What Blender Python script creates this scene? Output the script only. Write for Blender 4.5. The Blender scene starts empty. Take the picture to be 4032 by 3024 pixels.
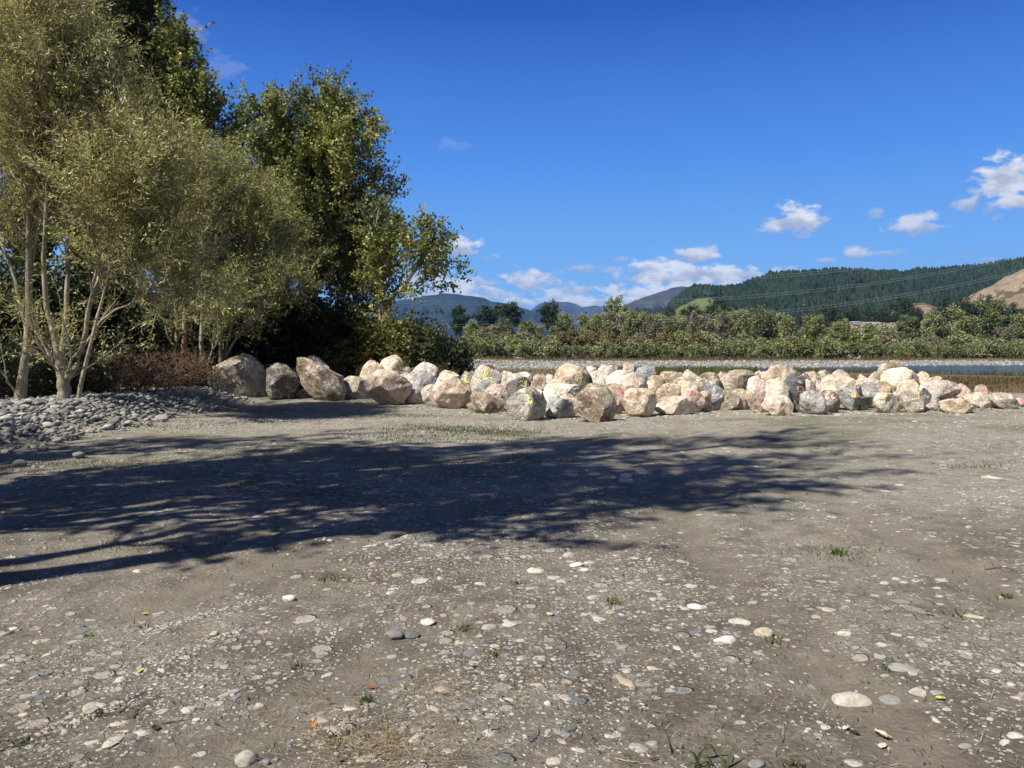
import bpy, bmesh, math, random
import numpy as np
from mathutils import Vector, noise as mnoise
from mathutils.bvhtree import BVHTree

sc = bpy.context.scene
COL = sc.collection
R = math.radians

# ------------------------------------------------------------------ camera
FPX = 3030.0                       # focal length in pixels of the 4032 px wide photo
CAM_Z = 1.6
PITCH = math.atan2(137.0, FPX)
cam_d = bpy.data.cameras.new('camera')
cam_d.sensor_width = 36.0
cam_d.lens = 36.0 * FPX / 4032.0
cam_d.clip_start = 0.05
cam_d.clip_end = 40000.0
cam = bpy.data.objects.new('camera', cam_d)
COL.objects.link(cam)
cam.location = (0, 0, CAM_Z)
cam.rotation_euler = (math.pi / 2 - PITCH, 0, 0)
sc.camera = cam

# ------------------------------------------------------------------ light
SUN_EL = R(52)
SH = R(36)                          # heading of the shadows on the ground, from +X towards +Y
sun_dir = Vector((-math.cos(SH) * math.cos(SUN_EL), -math.sin(SH) * math.cos(SUN_EL), math.sin(SUN_EL)))
sun_d = bpy.data.lights.new('sun', 'SUN')
sun_d.energy = 5.0
sun_d.angle = R(0.53)
sun_d.color = (1.0, 0.95, 0.87)
sun = bpy.data.objects.new('sun', sun_d)
COL.objects.link(sun)
sun.rotation_euler = (-sun_dir).to_track_quat('-Z', 'Y').to_euler()
sun.location = (-60, -40, 80)

sc.view_settings.view_transform = 'Standard'
sc.view_settings.look = 'None'
sc.view_settings.exposure = 0.68
sc.view_settings.gamma = 1.0
sc.cycles.max_bounces = 6
sc.cycles.diffuse_bounces = 3
sc.cycles.transmission_bounces = 3
sc.cycles.volume_bounces = 0
sc.cycles.sample_clamp_indirect = 4.0


class NT:
    """Small helper to write node trees."""
    def __init__(s, tree):
        s.t = tree
        tree.nodes.clear()

    def n(s, typ, ins=None, **kw):
        nd = s.t.nodes.new(typ)
        for k, v in kw.items():
            setattr(nd, k, v)
        for k, v in (ins or {}).items():
            s.set(nd.inputs[k], v)
        return nd

    def set(s, sock, v):
        if isinstance(v, bpy.types.NodeSocket):
            s.t.links.new(v, sock)
        elif isinstance(v, bpy.types.Node):
            s.t.links.new(v.outputs[0], sock)
        else:
            if sock.type == 'RGBA' and len(v) == 3:
                v = (*v, 1.0)
            sock.default_value = v

    def m(s, op, a, b=0.0, c=0.0, clamp=False):
        nd = s.n('ShaderNodeMath', operation=op, use_clamp=clamp)
        s.set(nd.inputs[0], a); s.set(nd.inputs[1], b)
        if op in ('MULTIPLY_ADD', 'SMOOTH_MIN', 'SMOOTH_MAX', 'WRAP', 'COMPARE'):
            s.set(nd.inputs[2], c)
        return nd.outputs[0]

    def vm(s, op, a, b=(0, 0, 0), c=None):
        nd = s.n('ShaderNodeVectorMath', operation=op)
        s.set(nd.inputs[0], a); s.set(nd.inputs[1], b)
        if c is not None:
            s.set(nd.inputs[2], c)
        return nd.outputs['Value'] if op in ('LENGTH', 'DOT_PRODUCT', 'DISTANCE') else nd.outputs[0]

    def mr(s, v, a, b, c=0.0, d=1.0, smooth=True):
        nd = s.n('ShaderNodeMapRange', interpolation_type='SMOOTHSTEP' if smooth else 'LINEAR')
        s.set(nd.inputs[0], v)
        for i, x in enumerate((a, b, c, d)):
            s.set(nd.inputs[i + 1], x)
        return nd.outputs[0]

    def mix(s, f, a, b, mode='MIX'):
        nd = s.n('ShaderNodeMix', data_type='RGBA', blend_type=mode)
        s.set(nd.inputs[0], f); s.set(nd.inputs[6], a); s.set(nd.inputs[7], b)
        return nd.outputs[2]

    def noise(s, vec, scale, detail=4.0, rough=0.55, out=0, dist=0.0):
        nd = s.n('ShaderNodeTexNoise', {'Vector': vec, 'Scale': scale, 'Detail': detail, 'Roughness': rough, 'Distortion': dist})
        return nd.outputs[out]


# ------------------------------------------------------------------ sky with clouds
world = bpy.data.worlds.new('World')
sc.world = world
world.use_nodes = True
w = NT(world.node_tree)
sky = w.n('ShaderNodeTexSky', sky_type='NISHITA', sun_disc=False, sun_elevation=SUN_EL,
          sun_rotation=math.atan2(sun_dir.x, sun_dir.y), altitude=0.0, air_density=1.0, dust_density=0.15, ozone_density=2.2)
gen = w.n('ShaderNodeTexCoord').outputs['Generated']
sep = w.n('ShaderNodeSeparateXYZ', {0: gen})
az = w.m('ARCTAN2', sep.outputs[0], sep.outputs[1])
el = w.m('ARCSINE', sep.outputs[2])
# the deep blue of clear washed air: the sky's own colour by height above the horizon
rmp = w.n('ShaderNodeValToRGB', {0: w.mr(el, 0.0, 1.2, 0.0, 1.0, smooth=False)})
rmp.color_ramp.elements[0].color = (0.27, 0.62, 1.0, 1)
rmp.color_ramp.elements[1].color = (0.006, 0.045, 0.24, 1)
for q_, c_ in ((0.08, (0.19, 0.49, 1.0)), (0.20, (0.075, 0.285, 0.88)), (0.34, (0.013, 0.103, 0.53)), (0.6, (0.007, 0.05, 0.28))):
    rmp.color_ramp.elements.new(q_).color = (*c_, 1)
fwd = w.mr(sep.outputs[1], -0.55, 0.35, 0.40, 0.97)
skb = w.mix(fwd, w.vm('MULTIPLY', sky.outputs[0], (0.70, 0.46, 0.28)), w.vm('MULTIPLY', rmp.outputs[0], (6.0, 6.0, 6.0)))
ae = w.n('ShaderNodeCombineXYZ', {0: az, 1: el, 2: 0.0}).outputs[0]
nz_v = w.vm('MULTIPLY', ae, (1.0, 1.7, 1.0))
nz = w.noise(nz_v, 42.0, 6.0, 0.6)
nz2 = w.noise(w.vm('ADD', nz_v, (3.1, 1.7, 0)), 26.0, 4.0, 0.6)
nzc = w.m('MULTIPLY_ADD', w.m('SUBTRACT', nz, 0.5), 3.4, 0.0)


def azel(px, py):
    x, y, z = px - 2016, FPX * math.cos(PITCH) + (1512 - py) * math.sin(PITCH), -FPX * math.sin(PITCH) + (1512 - py) * math.cos(PITCH)
    l = math.sqrt(x * x + y * y + z * z)
    return math.atan2(x, y), math.asin(z / l)


# (px, py, half width, half height, strength, brightness)
CLOUDS = [
    (1800, 970, 85, 42, 1.0, 0.85), (1720, 985, 60, 30, 1.0, 0.85),
    (1780, 1150, 190, 55, 1.0, 0.9), (1700, 1100, 130, 34, 0.75, 0.55), (1950, 1165, 110, 36, 0.8, 0.9),
    (2095, 1105, 100, 44, 1.05, 0.9), (2110, 1085, 60, 34, 1.0, 1.0),
    (2040, 1195, 80, 30, 0.9, 0.9), (2200, 1175, 110, 40, 0.85, 0.85), (2330, 1195, 150, 38, 0.95, 0.95),
    (2560, 1160, 190, 60, 1.05, 0.92), (2700, 1140, 160, 55, 1.0, 0.9), (2600, 1060, 150, 42, 1.05, 0.95),
    (2740, 1005, 95, 38, 1.0, 0.8), (2820, 1080, 170, 45, 1.0, 0.95), (2560, 1100, 120, 36, 0.9, 0.75), (2950, 1090, 90, 30, 0.75, 0.7),
    (2480, 1190, 260, 34, 0.9, 0.95), (2900, 1135, 130, 40, 0.9, 0.9), (1880, 1120, 90, 30, 0.7, 0.7), (2250, 1150, 80, 36, 0.8, 0.8), (2650, 1085, 200, 50, 1.0, 0.85), (1870, 1180, 130, 36, 0.95, 0.95),
    (3140, 865, 95, 62, 1.12, 1.0), (3110, 880, 110, 38, 0.9, 0.7), (3040, 905, 60, 16, 0.6, 0.5), (3230, 866, 60, 18, 0.65, 0.5),
    (3590, 885, 110, 42, 0.9, 0.75), (3660, 860, 50, 25, 0.8, 0.8), (3450, 845, 32, 22, 0.55, 0.5),
    (3370, 995, 60, 24, 0.85, 0.7), (3440, 998, 95, 16, 0.7, 0.5), (3260, 1026, 60, 12, 0.6, 0.5),
    (3960, 720, 130, 110, 1.1, 0.9), (4010, 660, 60, 60, 1.1, 1.0), (3800, 808, 80, 30, 0.8, 0.65), (3990, 790, 150, 40, 1.0, 0.75),
    (2300, 1062, 70, 18, 0.65, 0.45), (2405, 1065, 45, 18, 0.65, 0.45), (1950, 1013, 40, 12, 0.5, 0.5),
    (2440, 1022, 36, 14, 0.55, 0.5), (3890, 1022, 45, 12, 0.5, 0.5), (3090, 1072, 80, 20, 0.75, 0.9),
    (1785, 570, 80, 24, 0.14, 0.7), (720, 110, 110, 70, 0.14, 0.8),
    (880, 270, 80, 60, 0.14, 0.8), (4000, 1200, 120, 30, 0.6, 0.8),
]
mask = None
shade = None
for (px, py, hw, hh, st, br) in CLOUDS:
    a0, e0 = azel(px, py)
    sx = FPX / hw * (1.0 / math.cos(a0) ** 2) ** 0.0 * math.cos(a0) ** -0.0
    a1, _ = azel(px + hw, py)
    _, e1 = azel(px, py - hh)
    kx, ky = 1.0 / (a1 - a0), 1.0 / (e1 - e0)
    loc = w.vm('MULTIPLY_ADD', ae, (kx, ky, 0.0), (-a0 * kx, -e0 * ky, 0.0))
    ln = w.vm('LENGTH', loc)
    dens = w.m('ADD', w.m('SUBTRACT', 1.15, ln), nzc)
    mk = w.m('MULTIPLY', w.mr(dens, 0.0, 0.75), min(1.0, st))
    ly = w.n('ShaderNodeSeparateXYZ', {0: loc}).outputs[1]
    sh = w.m('MULTIPLY', w.m('MULTIPLY', w.mr(w.m('ADD', ly, w.m('MULTIPLY', w.m('SUBTRACT', nz2, 0.5), 4.5)), -0.9, 0.7, 0.22, 1.0), br), mk)
    mask = mk if mask is None else w.m('MAXIMUM', mask, mk)
    shade = sh if shade is None else w.m('MAXIMUM', shade, sh)
sh_n = w.m('DIVIDE', shade, w.m('MAXIMUM', mask, 0.02), clamp=True)
ccol = w.mix(sh_n, (1.9, 2.2, 3.2), (6.0, 6.0, 6.1))
skyc = w.mix(w.m('MULTIPLY', mask, 0.93), skb, ccol)
bg = w.n('ShaderNodeBackground', {'Color': skyc, 'Strength': 0.10})
w.n('ShaderNodeOutputWorld', {'Surface': bg.outputs[0]})
world.cycles.sampling_method = 'MANUAL'
world.cycles.sample_map_resolution = 512


# ------------------------------------------------------------------ projection helpers (photo pixels -> points in the place)
CP, SP = math.cos(PITCH), math.sin(PITCH)


def ray(px, py):
    u = 1512 - py
    return np.array([px - 2016.0, FPX * CP + u * SP, -FPX * SP + u * CP])


def at(px, py, y):
    """The point on the sight line of a photo pixel at distance y ahead."""
    d = ray(px, py)
    return np.array([0, 0, CAM_Z]) + d * (y / d[1])


def gdist(px, py, z=0.0):
    d = ray(px, py)
    return (z - CAM_Z) / d[2] * d[1]


# ------------------------------------------------------------------ object helpers
def mesh_np(name, V, F, mats=None, smooth=True, tone=None, attr=None):
    """Mesh from arrays; F is an (n,3) or (n,4) array or a list of such arrays."""
    if not isinstance(F, (list, tuple)):
        F = [F]
    F = [f for f in F if len(f)]
    me = bpy.data.meshes.new(name)
    V = np.asarray(V, dtype=np.float32)
    me.vertices.add(len(V))
    me.vertices.foreach_set('co', V.ravel())
    loops = np.concatenate([f.ravel() for f in F]).astype(np.int32)
    starts, o = [], 0
    tot = []
    for f in F:
        k = f.shape[1]
        starts.append(o + np.arange(len(f)) * k)
        tot.append(np.full(len(f), k))
        o += f.size
    starts = np.concatenate(starts).astype(np.int32)
    me.loops.add(len(loops))
    me.loops.foreach_set('vertex_index', loops)
    me.polygons.add(len(starts))
    me.polygons.foreach_set('loop_start', starts)
    me.update(calc_edges=True)
    if smooth:
        me.polygons.foreach_set('use_smooth', np.ones(len(starts), dtype=bool))
    if tone is not None:
        a = me.attributes.new('tone', 'FLOAT', 'FACE')
        a.data.foreach_set('value', np.asarray(tone, dtype=np.float32))
    for k, v in (attr or {}).items():
        a = me.attributes.new(k, 'FLOAT', 'POINT')
        a.data.foreach_set('value', np.asarray(v, dtype=np.float32))
    for m in (mats or []):
        me.materials.append(m)
    return me


def link(name, me, parent=None, loc=None):
    o = bpy.data.objects.new(name, me)
    COL.objects.link(o)
    if parent is not None:
        o.parent = parent
    if loc is not None:
        o.location = loc
    return o


def tag(o, label=None, cat=None, group=None, kind=None):
    if label: o['label'] = label
    if cat: o['category'] = cat
    if group: o['group'] = group
    if kind: o['kind'] = kind
    return o


def empty(name, loc, label, cat, group=None):
    o = bpy.data.objects.new(name, None)
    COL.objects.link(o)
    o.location = loc
    o.empty_display_size = 0.3
    return tag(o, label, cat, group)


def copy_tree(root, loc, rotz=0.0, scale=(1, 1, 1)):
    r = root.copy()
    COL.objects.link(r)
    r.location = loc
    r.rotation_euler = (0, 0, rotz)
    r.scale = scale
    for ch in list(root.children):
        c = ch.copy()
        COL.objects.link(c)
        c.parent = r
    return r


# ------------------------------------------------------------------ numpy value noise
def _h2(ix, iy, seed):
    n = (ix.astype(np.int64) * 374761393 + iy.astype(np.int64) * 668265263 + seed * 1442695041) & 0xFFFFFFFF
    n = ((n ^ (n >> 13)) * 1274126177) & 0xFFFFFFFF
    n = n ^ (n >> 16)
    return (n & 0xFFFF) / 65535.0


def vnoise(x, y, seed=0):
    ix, iy = np.floor(x), np.floor(y)
    fx, fy = x - ix, y - iy
    fx = fx * fx * (3 - 2 * fx); fy = fy * fy * (3 - 2 * fy)
    a = _h2(ix, iy, seed); b = _h2(ix + 1, iy, seed); c = _h2(ix, iy + 1, seed); d = _h2(ix + 1, iy + 1, seed)
    return (a * (1 - fx) + b * fx) * (1 - fy) + (c * (1 - fx) + d * fx) * fy


def fbm(x, y, seed=0, oct=4, gain=0.5):
    s, a, t = 0.0, 1.0, 0.0
    for k in range(oct):
        s = s + a * vnoise(x * 2 ** k, y * 2 ** k, seed + k * 17)
        t += a
        a *= gain
    return s / t


def sstep(x, a, b):
    t = np.clip((x - a) / (b - a), 0, 1)
    return t * t * (3 - 2 * t)


# ------------------------------------------------------------------ materials
def new_mat(name):
    m = bpy.data.materials.new(name)
    m.use_nodes = True
    return m, NT(m.node_tree)


def out(t, shader):
    t.n('ShaderNodeOutputMaterial', {'Surface': shader})


def leaf_mat(name, ca, cb, cc, trans=0.35, rough=0.5, spec=0.35):
    """Leaves: colour runs ca -> cb -> cc with the leaf's own tone."""
    m, t = new_mat(name)
    tone = t.n('ShaderNodeAttribute', attribute_name='tone').outputs['Fac']
    cr = t.n('ShaderNodeValToRGB', {0: tone})
    e = cr.color_ramp.elements
    e[0].position = 0.05; e[0].color = (*ca, 1)
    e[1].position = 0.95; e[1].color = (*cc, 1)
    k = e.new(0.5); k.color = (*cb, 1)
    col = cr.outputs[0]
    p = t.n('ShaderNodeBsdfPrincipled', {'Base Color': col, 'Roughness': rough, 'Specular IOR Level': spec})
    tr = t.n('ShaderNodeBsdfTranslucent', {'Color': t.mix(0.5, col, t.mix(1.0, col, (1.1, 1.2, 0.5), 'MULTIPLY'))})
    mx = t.n('ShaderNodeMixShader', {0: trans, 1: p.outputs[0], 2: tr.outputs[0]})
    out(t, mx.outputs[0])
    return m


def bark_mat(name, ca, cb, scale=9.0):
    m, t = new_mat(name)
    tc = t.n('ShaderNodeTexCoord').outputs['Object']
    v = t.vm('MULTIPLY', tc, (1, 1, 0.35))
    a = t.noise(v, scale, 5, 0.65)
    b = t.noise(tc, 1.3, 2)
    f = t.mr(t.m('ADD', a, t.m('MULTIPLY', b, 0.5)), 0.5, 1.0)
    bp = t.n('ShaderNodeBump', {'Strength': 0.6, 'Distance': 0.02, 'Height': a})
    p = t.n('ShaderNodeBsdfPrincipled', {'Base Color': t.mix(f, ca, cb), 'Roughness': 0.85, 'Specular IOR Level': 0.2, 'Normal': bp.outputs[0]})
    out(t, p.outputs[0])
    return m


def plain_mat(name, col, rough=0.8, spec=0.3, var=0.25, scale=6.0):
    m, t = new_mat(name)
    tc = t.n('ShaderNodeTexCoord').outputs['Object']
    n = t.noise(tc, scale, 4)
    c = t.mix(t.mr(n, 0.3, 0.7), tuple(x * (1 - var) for x in col), tuple(min(1, x * (1 + var)) for x in col))
    p = t.n('ShaderNodeBsdfPrincipled', {'Base Color': c, 'Roughness': rough, 'Specular IOR Level': spec})
    out(t, p.outputs[0])
    return m

# ------------------------------------------------------------------ the ground: one sheet from the yard to the horizon
WATER_Z = -0.72


def river_near(x): return 90 - (x - 26) * 1.0
def river_far(x): return 91 + (x - 26) * 0.40


def bank_mask(x, y):
    edge = -7.6 + (fbm(y * 0.5, y * 0 + 3.3, 5, 3) - 0.5) * 1.2 + 0.09 * np.maximum(0, 17 - y) * 0
    return sstep(-x + edge, -0.1, 1.9) * sstep(y, 10.0, 13.5)


def ground_z(x, y):
    x = np.asarray(x, dtype=float); y = np.asarray(y, dtype=float)
    z = -0.7 * sstep(y, 26, 62)
    z = z + 0.25 * sstep(y, 110, 175)
    # river channel
    ins = np.minimum(y - np.clip(river_near(x), 40, 200), river_far(x) - y)
    z = z - 0.45 * sstep(ins, -7.0, 5.0) * sstep(x, 18, 30)
    # raised cobble bank and the wood floor behind it
    b = bank_mask(x, y)
    wood = sstep(y + np.maximum(0, x + 8) * 0.2, 22, 27) * sstep(-x, 2.0, 7.0)
    z = z + 0.42 * b * (1 - 0.3 * sstep(-x, 10.5, 13)) + 0.22 * wood * (1 - b)
    # unevenness of the yard
    near = 1 - sstep(y, 25, 60)
    z = z + near * ((fbm(x * 0.45, y * 0.45, 3, 3) - 0.5) * 0.10 + (fbm(x * 2.3, y * 2.3, 9, 3) - 0.5) * 0.035)
    # low wheel ridges that cross the foreground
    u = (x * 0.32 - y * 0.95)
    v = (x * 0.95 + y * 0.32)
    rd = np.maximum(0, np.sin((u + 0.25 * fbm(v * 0.6, u * 0.2, 21, 2)) * 2.4) - 0.62) / 0.38
    z = z + near * 0.05 * rd * sstep(fbm(x * 0.35, y * 0.5, 31, 2), 0.45, 0.65)
    z = z - near * 0.022 * tracks(x, y)
    # far rolling
    z = z + sstep(y, 60, 120) * (fbm(x * 0.05, y * 0.05, 41, 3) - 0.5) * 0.25
    return z


def tracks(x, y):
    """Where wheels have run: two pairs of bands, about 0.3 m wide."""
    w_ = (fbm(y * 0.35, x * 0.1, 141, 2) - 0.5) * 0.5
    u = x * 0.82 - y * 0.57 + w_
    v = x + 0.06 * y - 0.012 * y * y + w_
    r = 0
    for c, q in ((-4.62, u), (-2.9, u), (1.55, v), (3.25, v)):
        r = np.maximum(r, 1 - sstep(np.abs(q - c), 0.12, 0.27))
    return r * (1 - sstep(y, 14, 19)) * (0.45 + 0.55 * sstep(fbm(x * 0.7, y * 0.7, 143, 2), 0.3, 0.5))


def gz(x, y):
    return float(ground_z(np.array([x]), np.array([y]))[0])


def geo(a, b, s, g):
    r = [a]
    while r[-1] < b:
        r.append(r[-1] + s); s *= g
    return r


gy = np.array(list(np.arange(-30, 1.6, 1.5)) + list(np.arange(1.6, 13.0, 0.055)) + geo(13.0, 9000, 0.07, 1.045))
gxp = np.array(list(np.arange(0.04, 9.0, 0.075)) + geo(9.0, 7000, 0.09, 1.09))
gx = np.concatenate([-gxp[::-1], gxp])
GX, GY = np.meshgrid(gx, gy)
GZ = ground_z(GX, GY)
nx, ny = len(gx), len(gy)
V = np.stack([GX.ravel(), GY.ravel(), GZ.ravel()], 1)
ii = np.arange(nx * ny).reshape(ny, nx)
F = np.stack([ii[:-1, :-1].ravel(), ii[:-1, 1:].ravel(), ii[1:, 1:].ravel(), ii[1:, :-1].ravel()], 1)
X, Y = V[:, 0], V[:, 1]
jit = (fbm(X * 0.25, Y * 0.25, 61, 3) - 0.5)
a_grass = sstep(Y + jit * 8, 27, 31) * (1 - sstep(Y + jit * 6, 86, 92)) * sstep(X, -3, 0)
a_grass = np.maximum(a_grass, sstep(Y + (fbm(X * 0.05, Y * 0.05, 63, 2) - 0.5) * 24, 136, 146))
a_bar = sstep(Y + jit * 6, 86, 92) * (1 - sstep(Y + (fbm(X * 0.05, Y * 0.05, 63, 2) - 0.5) * 24, 136, 146))
a_bank = bank_mask(X, Y)
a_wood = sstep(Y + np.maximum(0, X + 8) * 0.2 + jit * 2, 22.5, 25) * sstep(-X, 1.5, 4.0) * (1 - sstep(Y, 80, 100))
a_moss = sstep(fbm(X * 0.5, Y * 0.8, 71, 4), 0.56, 0.70) * sstep(Y, 5, 13) * (1 - sstep(Y, 24, 30))
# dry pebbly strip in front of the boulders on the left, smoother dirt elsewhere
a_peb = np.clip(sstep(fbm(X * 0.35, Y * 0.5, 81, 4), 0.46, 0.62) + 0.9 * np.exp(-((Y - 17.0) / 2.5) ** 2) * sstep(-X, -1.5, 2.5), 0, 1)

a_trk = tracks(X, Y)
a_pale = sstep(Y + 0.45 * X + (fbm(X * 0.3, Y * 0.35, 101, 4) - 0.5) * 6, 5.5, 13) * (1 - sstep(Y, 40, 60))
m, t = new_mat('yard_dirt')
pos = t.n('ShaderNodeNewGeometry').outputs['Position']
A = lambda n: t.n('ShaderNodeAttribute', attribute_name=n).outputs['Fac']
peb, grass, bar, bnk, wood, moss, pale, trk = A('peb'), A('grass'), A('bar'), A('bank'), A('wood'), A('moss'), A('pale'), A('trk')
n_big = t.noise(pos, 0.55, 5, 0.6)
n_mid = t.noise(pos, 4.0, 6, 0.65)
n_fine = t.noise(pos, 38.0, 6, 0.7)
n_grit = t.noise(pos, 170.0, 4, 0.7)
dirt = t.mix(t.mr(t.m('ADD', n_big, t.m('MULTIPLY', t.m('SUBTRACT', n_mid, 0.5), 0.9)), 0.32, 0.70), (0.145, 0.126, 0.097), (0.270, 0.244, 0.195))
dirt = t.mix(t.m('MULTIPLY', pale, t.mr(n_mid, 0.30, 0.62, 0.25, 1.0)), dirt, t.mix(n_big, (0.250, 0.230, 0.178), (0.380, 0.355, 0.290)))
dirt = t.mix(t.mr(n_fine, 0.35, 0.75), t.mix(1.0, dirt, (0.72, 0.70, 0.68), 'MULTIPLY'), t.mix(1.0, dirt, (1.22, 1.22, 1.2), 'MULTIPLY'))
dirt = t.mix(t.m('MULTIPLY', t.mr(n_grit, 0.6, 0.72), 0.6), dirt, (0.36, 0.33, 0.28))
dirt = t.mix(t.m('MULTIPLY', t.mr(n_grit, 0.38, 0.28), 0.55), dirt, (0.085, 0.07, 0.055))


dirt = t.mix(t.m('MULTIPLY', trk, 0.6), dirt, t.mix(n_mid, (0.15, 0.125, 0.093), (0.27, 0.24, 0.185)))


def stones(scale, warp, rad, keep_lo, keep_hi, dens):
    wv = t.vm('ADD', pos, t.vm('MULTIPLY', t.noise(pos, scale * 1.7, 2, 0.5, out=1), (warp, warp, 0)))
    vo = t.n('ShaderNodeTexVoronoi', {'Vector': wv, 'Scale': scale, 'Randomness': 1.0}, voronoi_dimensions='2D')
    cs = t.n('ShaderNodeSeparateColor', {0: vo.outputs['Color']})
    r = t.m('MULTIPLY_ADD', cs.outputs[1], rad * 0.7, rad * 0.45)
    body = t.mr(t.m('SUBTRACT', r, vo.outputs['Distance']), 0.0, 0.07)
    keep = t.m('GREATER_THAN', t.m('ADD', cs.outputs[0], dens), 1.0)
    mk = t.m('MULTIPLY', body, keep)
    cr = t.n('ShaderNodeValToRGB', {0: cs.outputs[2]})
    e = cr.color_ramp.elements
    e[0].color = (0.17, 0.18, 0.18, 1); e[1].color = (0.56, 0.53, 0.46, 1)
    for p_, c_ in ((0.25, (0.30, 0.29, 0.26)), (0.55, (0.42, 0.39, 0.33)), (0.8, (0.36, 0.31, 0.24))):
        q = e.new(p_); q.color = (*c_, 1)
    return mk, cr.outputs[0]


dn = t.m('MULTIPLY', t.m('ADD', t.m('MULTIPLY_ADD', peb, 0.40, 0.07), t.m('MULTIPLY', pale, 0.13)), t.m('SUBTRACT', 1.0, t.m('MULTIPLY', trk, 0.75)))
k1, c1 = stones(34.0, 0.012, 0.42, 0, 0, dn)
k2, c2 = stones(13.0, 0.03, 0.40, 0, 0, t.m('MULTIPLY', dn, 0.75))
k3, c3 = stones(6.0, 0.05, 0.34, 0, 0, t.m('MULTIPLY', dn, 0.35))
col = t.mix(k1, dirt, c1)
col = t.mix(k2, col, c2)
col = t.mix(k3, col, c3)
mossc = t.mix(n_fine, (0.055, 0.07, 0.022), (0.13, 0.135, 0.05))
col = t.mix(t.m('MULTIPLY', moss, t.mr(n_fine, 0.42, 0.58, 0.0, 0.8)), col, mossc)
# dark leafy floor of the wood
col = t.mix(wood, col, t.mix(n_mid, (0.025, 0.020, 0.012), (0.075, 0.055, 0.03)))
# dry flood plain grass
gcol = t.mix(t.noise(pos, 0.35, 5, 0.65), (0.10, 0.072, 0.036), (0.18, 0.135, 0.07))
gcol = t.mix(t.mr(t.noise(pos, 0.09, 3), 0.5, 0.65), gcol, (0.085, 0.095, 0.035))
col = t.mix(grass, col, gcol)
# pale river gravel
bvo = t.n('ShaderNodeTexVoronoi', {'Vector': pos, 'Scale': 1.9}, voronoi_dimensions='2D')
bcs = t.n('ShaderNodeSeparateColor', {0: bvo.outputs['Color']})
bcol = t.mix(bcs.outputs[0], (0.14, 0.14, 0.13), (0.32, 0.31, 0.28))
bcol = t.mix(t.mr(bvo.outputs['Distance'], 0.45, 0.75), bcol, (0.10, 0.10, 0.09))
bcol = t.mix(t.mr(t.noise(pos, 0.12, 3), 0.52, 0.68), bcol, (0.17, 0.15, 0.09))
col = t.mix(bar, col, bcol)
hgt = t.m('ADD', t.m('MULTIPLY', k1, 0.010), t.m('ADD', t.m('MULTIPLY', k2, 0.022), t.m('MULTIPLY', k3, 0.035)))
hgt = t.m('ADD', hgt, t.m('ADD', t.m('MULTIPLY', n_fine, 0.030), t.m('MULTIPLY', n_grit, 0.007)))
bp = t.n('ShaderNodeBump', {'Strength': 0.9, 'Distance': 1.0, 'Height': hgt})
p = t.n('ShaderNodeBsdfPrincipled', {'Base Color': col, 'Roughness': 0.92, 'Specular IOR Level': 0.15, 'Normal': bp.outputs[0]})
out(t, p.outputs[0])
M_GROUND = m
g = link('ground', mesh_np('ground', V, F, [M_GROUND], attr={'grass': a_grass, 'bar': a_bar, 'bank': a_bank, 'wood': a_wood, 'moss': a_moss, 'peb': a_peb, 'pale': a_pale, 'trk': a_trk}))
tag(g, kind='structure')

# ------------------------------------------------------------------ river water
m, t = new_mat('river_water')
pos = t.n('ShaderNodeNewGeometry').outputs['Position']
wv = t.noise(t.vm('MULTIPLY', pos, (0.5, 1.6, 1)), 1.2, 4, 0.6)
bp = t.n('ShaderNodeBump', {'Strength': 0.45, 'Distance': 0.25, 'Height': wv})
p = t.n('ShaderNodeBsdfPrincipled', {'Base Color': (0.012, 0.022, 0.035), 'Roughness': 0.12, 'IOR': 1.33, 'Normal': bp.outputs[0]})
out(t, p.outputs[0])
xs = np.array(geo(16, 900, 4, 1.2))
yn = np.clip(river_near(xs) - 9, 40, None); yf = river_far(xs) + 9
V = np.concatenate([np.stack([xs, yn, np.full_like(xs, WATER_Z)], 1), np.stack([xs, yf, np.full_like(xs, WATER_Z)], 1)])
k = len(xs); i = np.arange(k - 1)
tag(link('river_water', mesh_np('river_water', V, np.stack([i, i + 1, i + 1 + k, i + k], 1), [m])), kind='structure')

# ------------------------------------------------------------------ rocks
m, t = new_mat('boulder_rock')
oi = t.n('ShaderNodeObjectInfo')
base = oi.outputs['Color']
tc = t.n('ShaderNodeTexCoord').outputs['Object']
pv = t.vm('ADD', tc, t.vm('MULTIPLY', t.n('ShaderNodeCombineXYZ', {0: oi.outputs['Random'], 1: oi.outputs['Random'], 2: oi.outputs['Random']}).outputs[0], (71.0, 43.0, 29.0)))
n1 = t.noise(pv, 1.5, 6, 0.62, dist=0.4)
n2 = t.noise(t.vm('ADD', pv, (9, 4, 2)), 3.2, 7, 0.66, dist=0.7)
n3 = t.noise(t.vm('ADD', pv, (2, 8, 5)), 14.0, 6, 0.7)
n4 = t.noise(t.vm('ADD', pv, (5, 1, 7)), 2.1, 5, 0.6, dist=0.5)
lite = t.mix(0.5, t.mix(1.0, base, (1.5, 1.5, 1.5), 'MULTIPLY'), (0.72, 0.66, 0.56))
dark = t.mix(1.0, base, (0.56, 0.50, 0.45), 'MULTIPLY')
col = t.mix(t.mr(n1, 0.34, 0.56), dark, base)
col = t.mix(t.m('MULTIPLY', t.mr(n2, 0.52, 0.60), 0.75), col, lite)
col = t.mix(t.m('MULTIPLY', t.mr(n4, 0.60, 0.70), 0.22), col, t.mix(0.55, base, (0.34, 0.19, 0.09)))
stain = t.noise(t.vm('ADD', pv, (7, 2, 4)), 4.6, 6, 0.7, dist=0.8)
col = t.mix(t.m('MULTIPLY', t.mr(stain, 0.56, 0.66), 0.6), col, t.mix(1.0, base, (0.42, 0.36, 0.31), 'MULTIPLY'))
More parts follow.
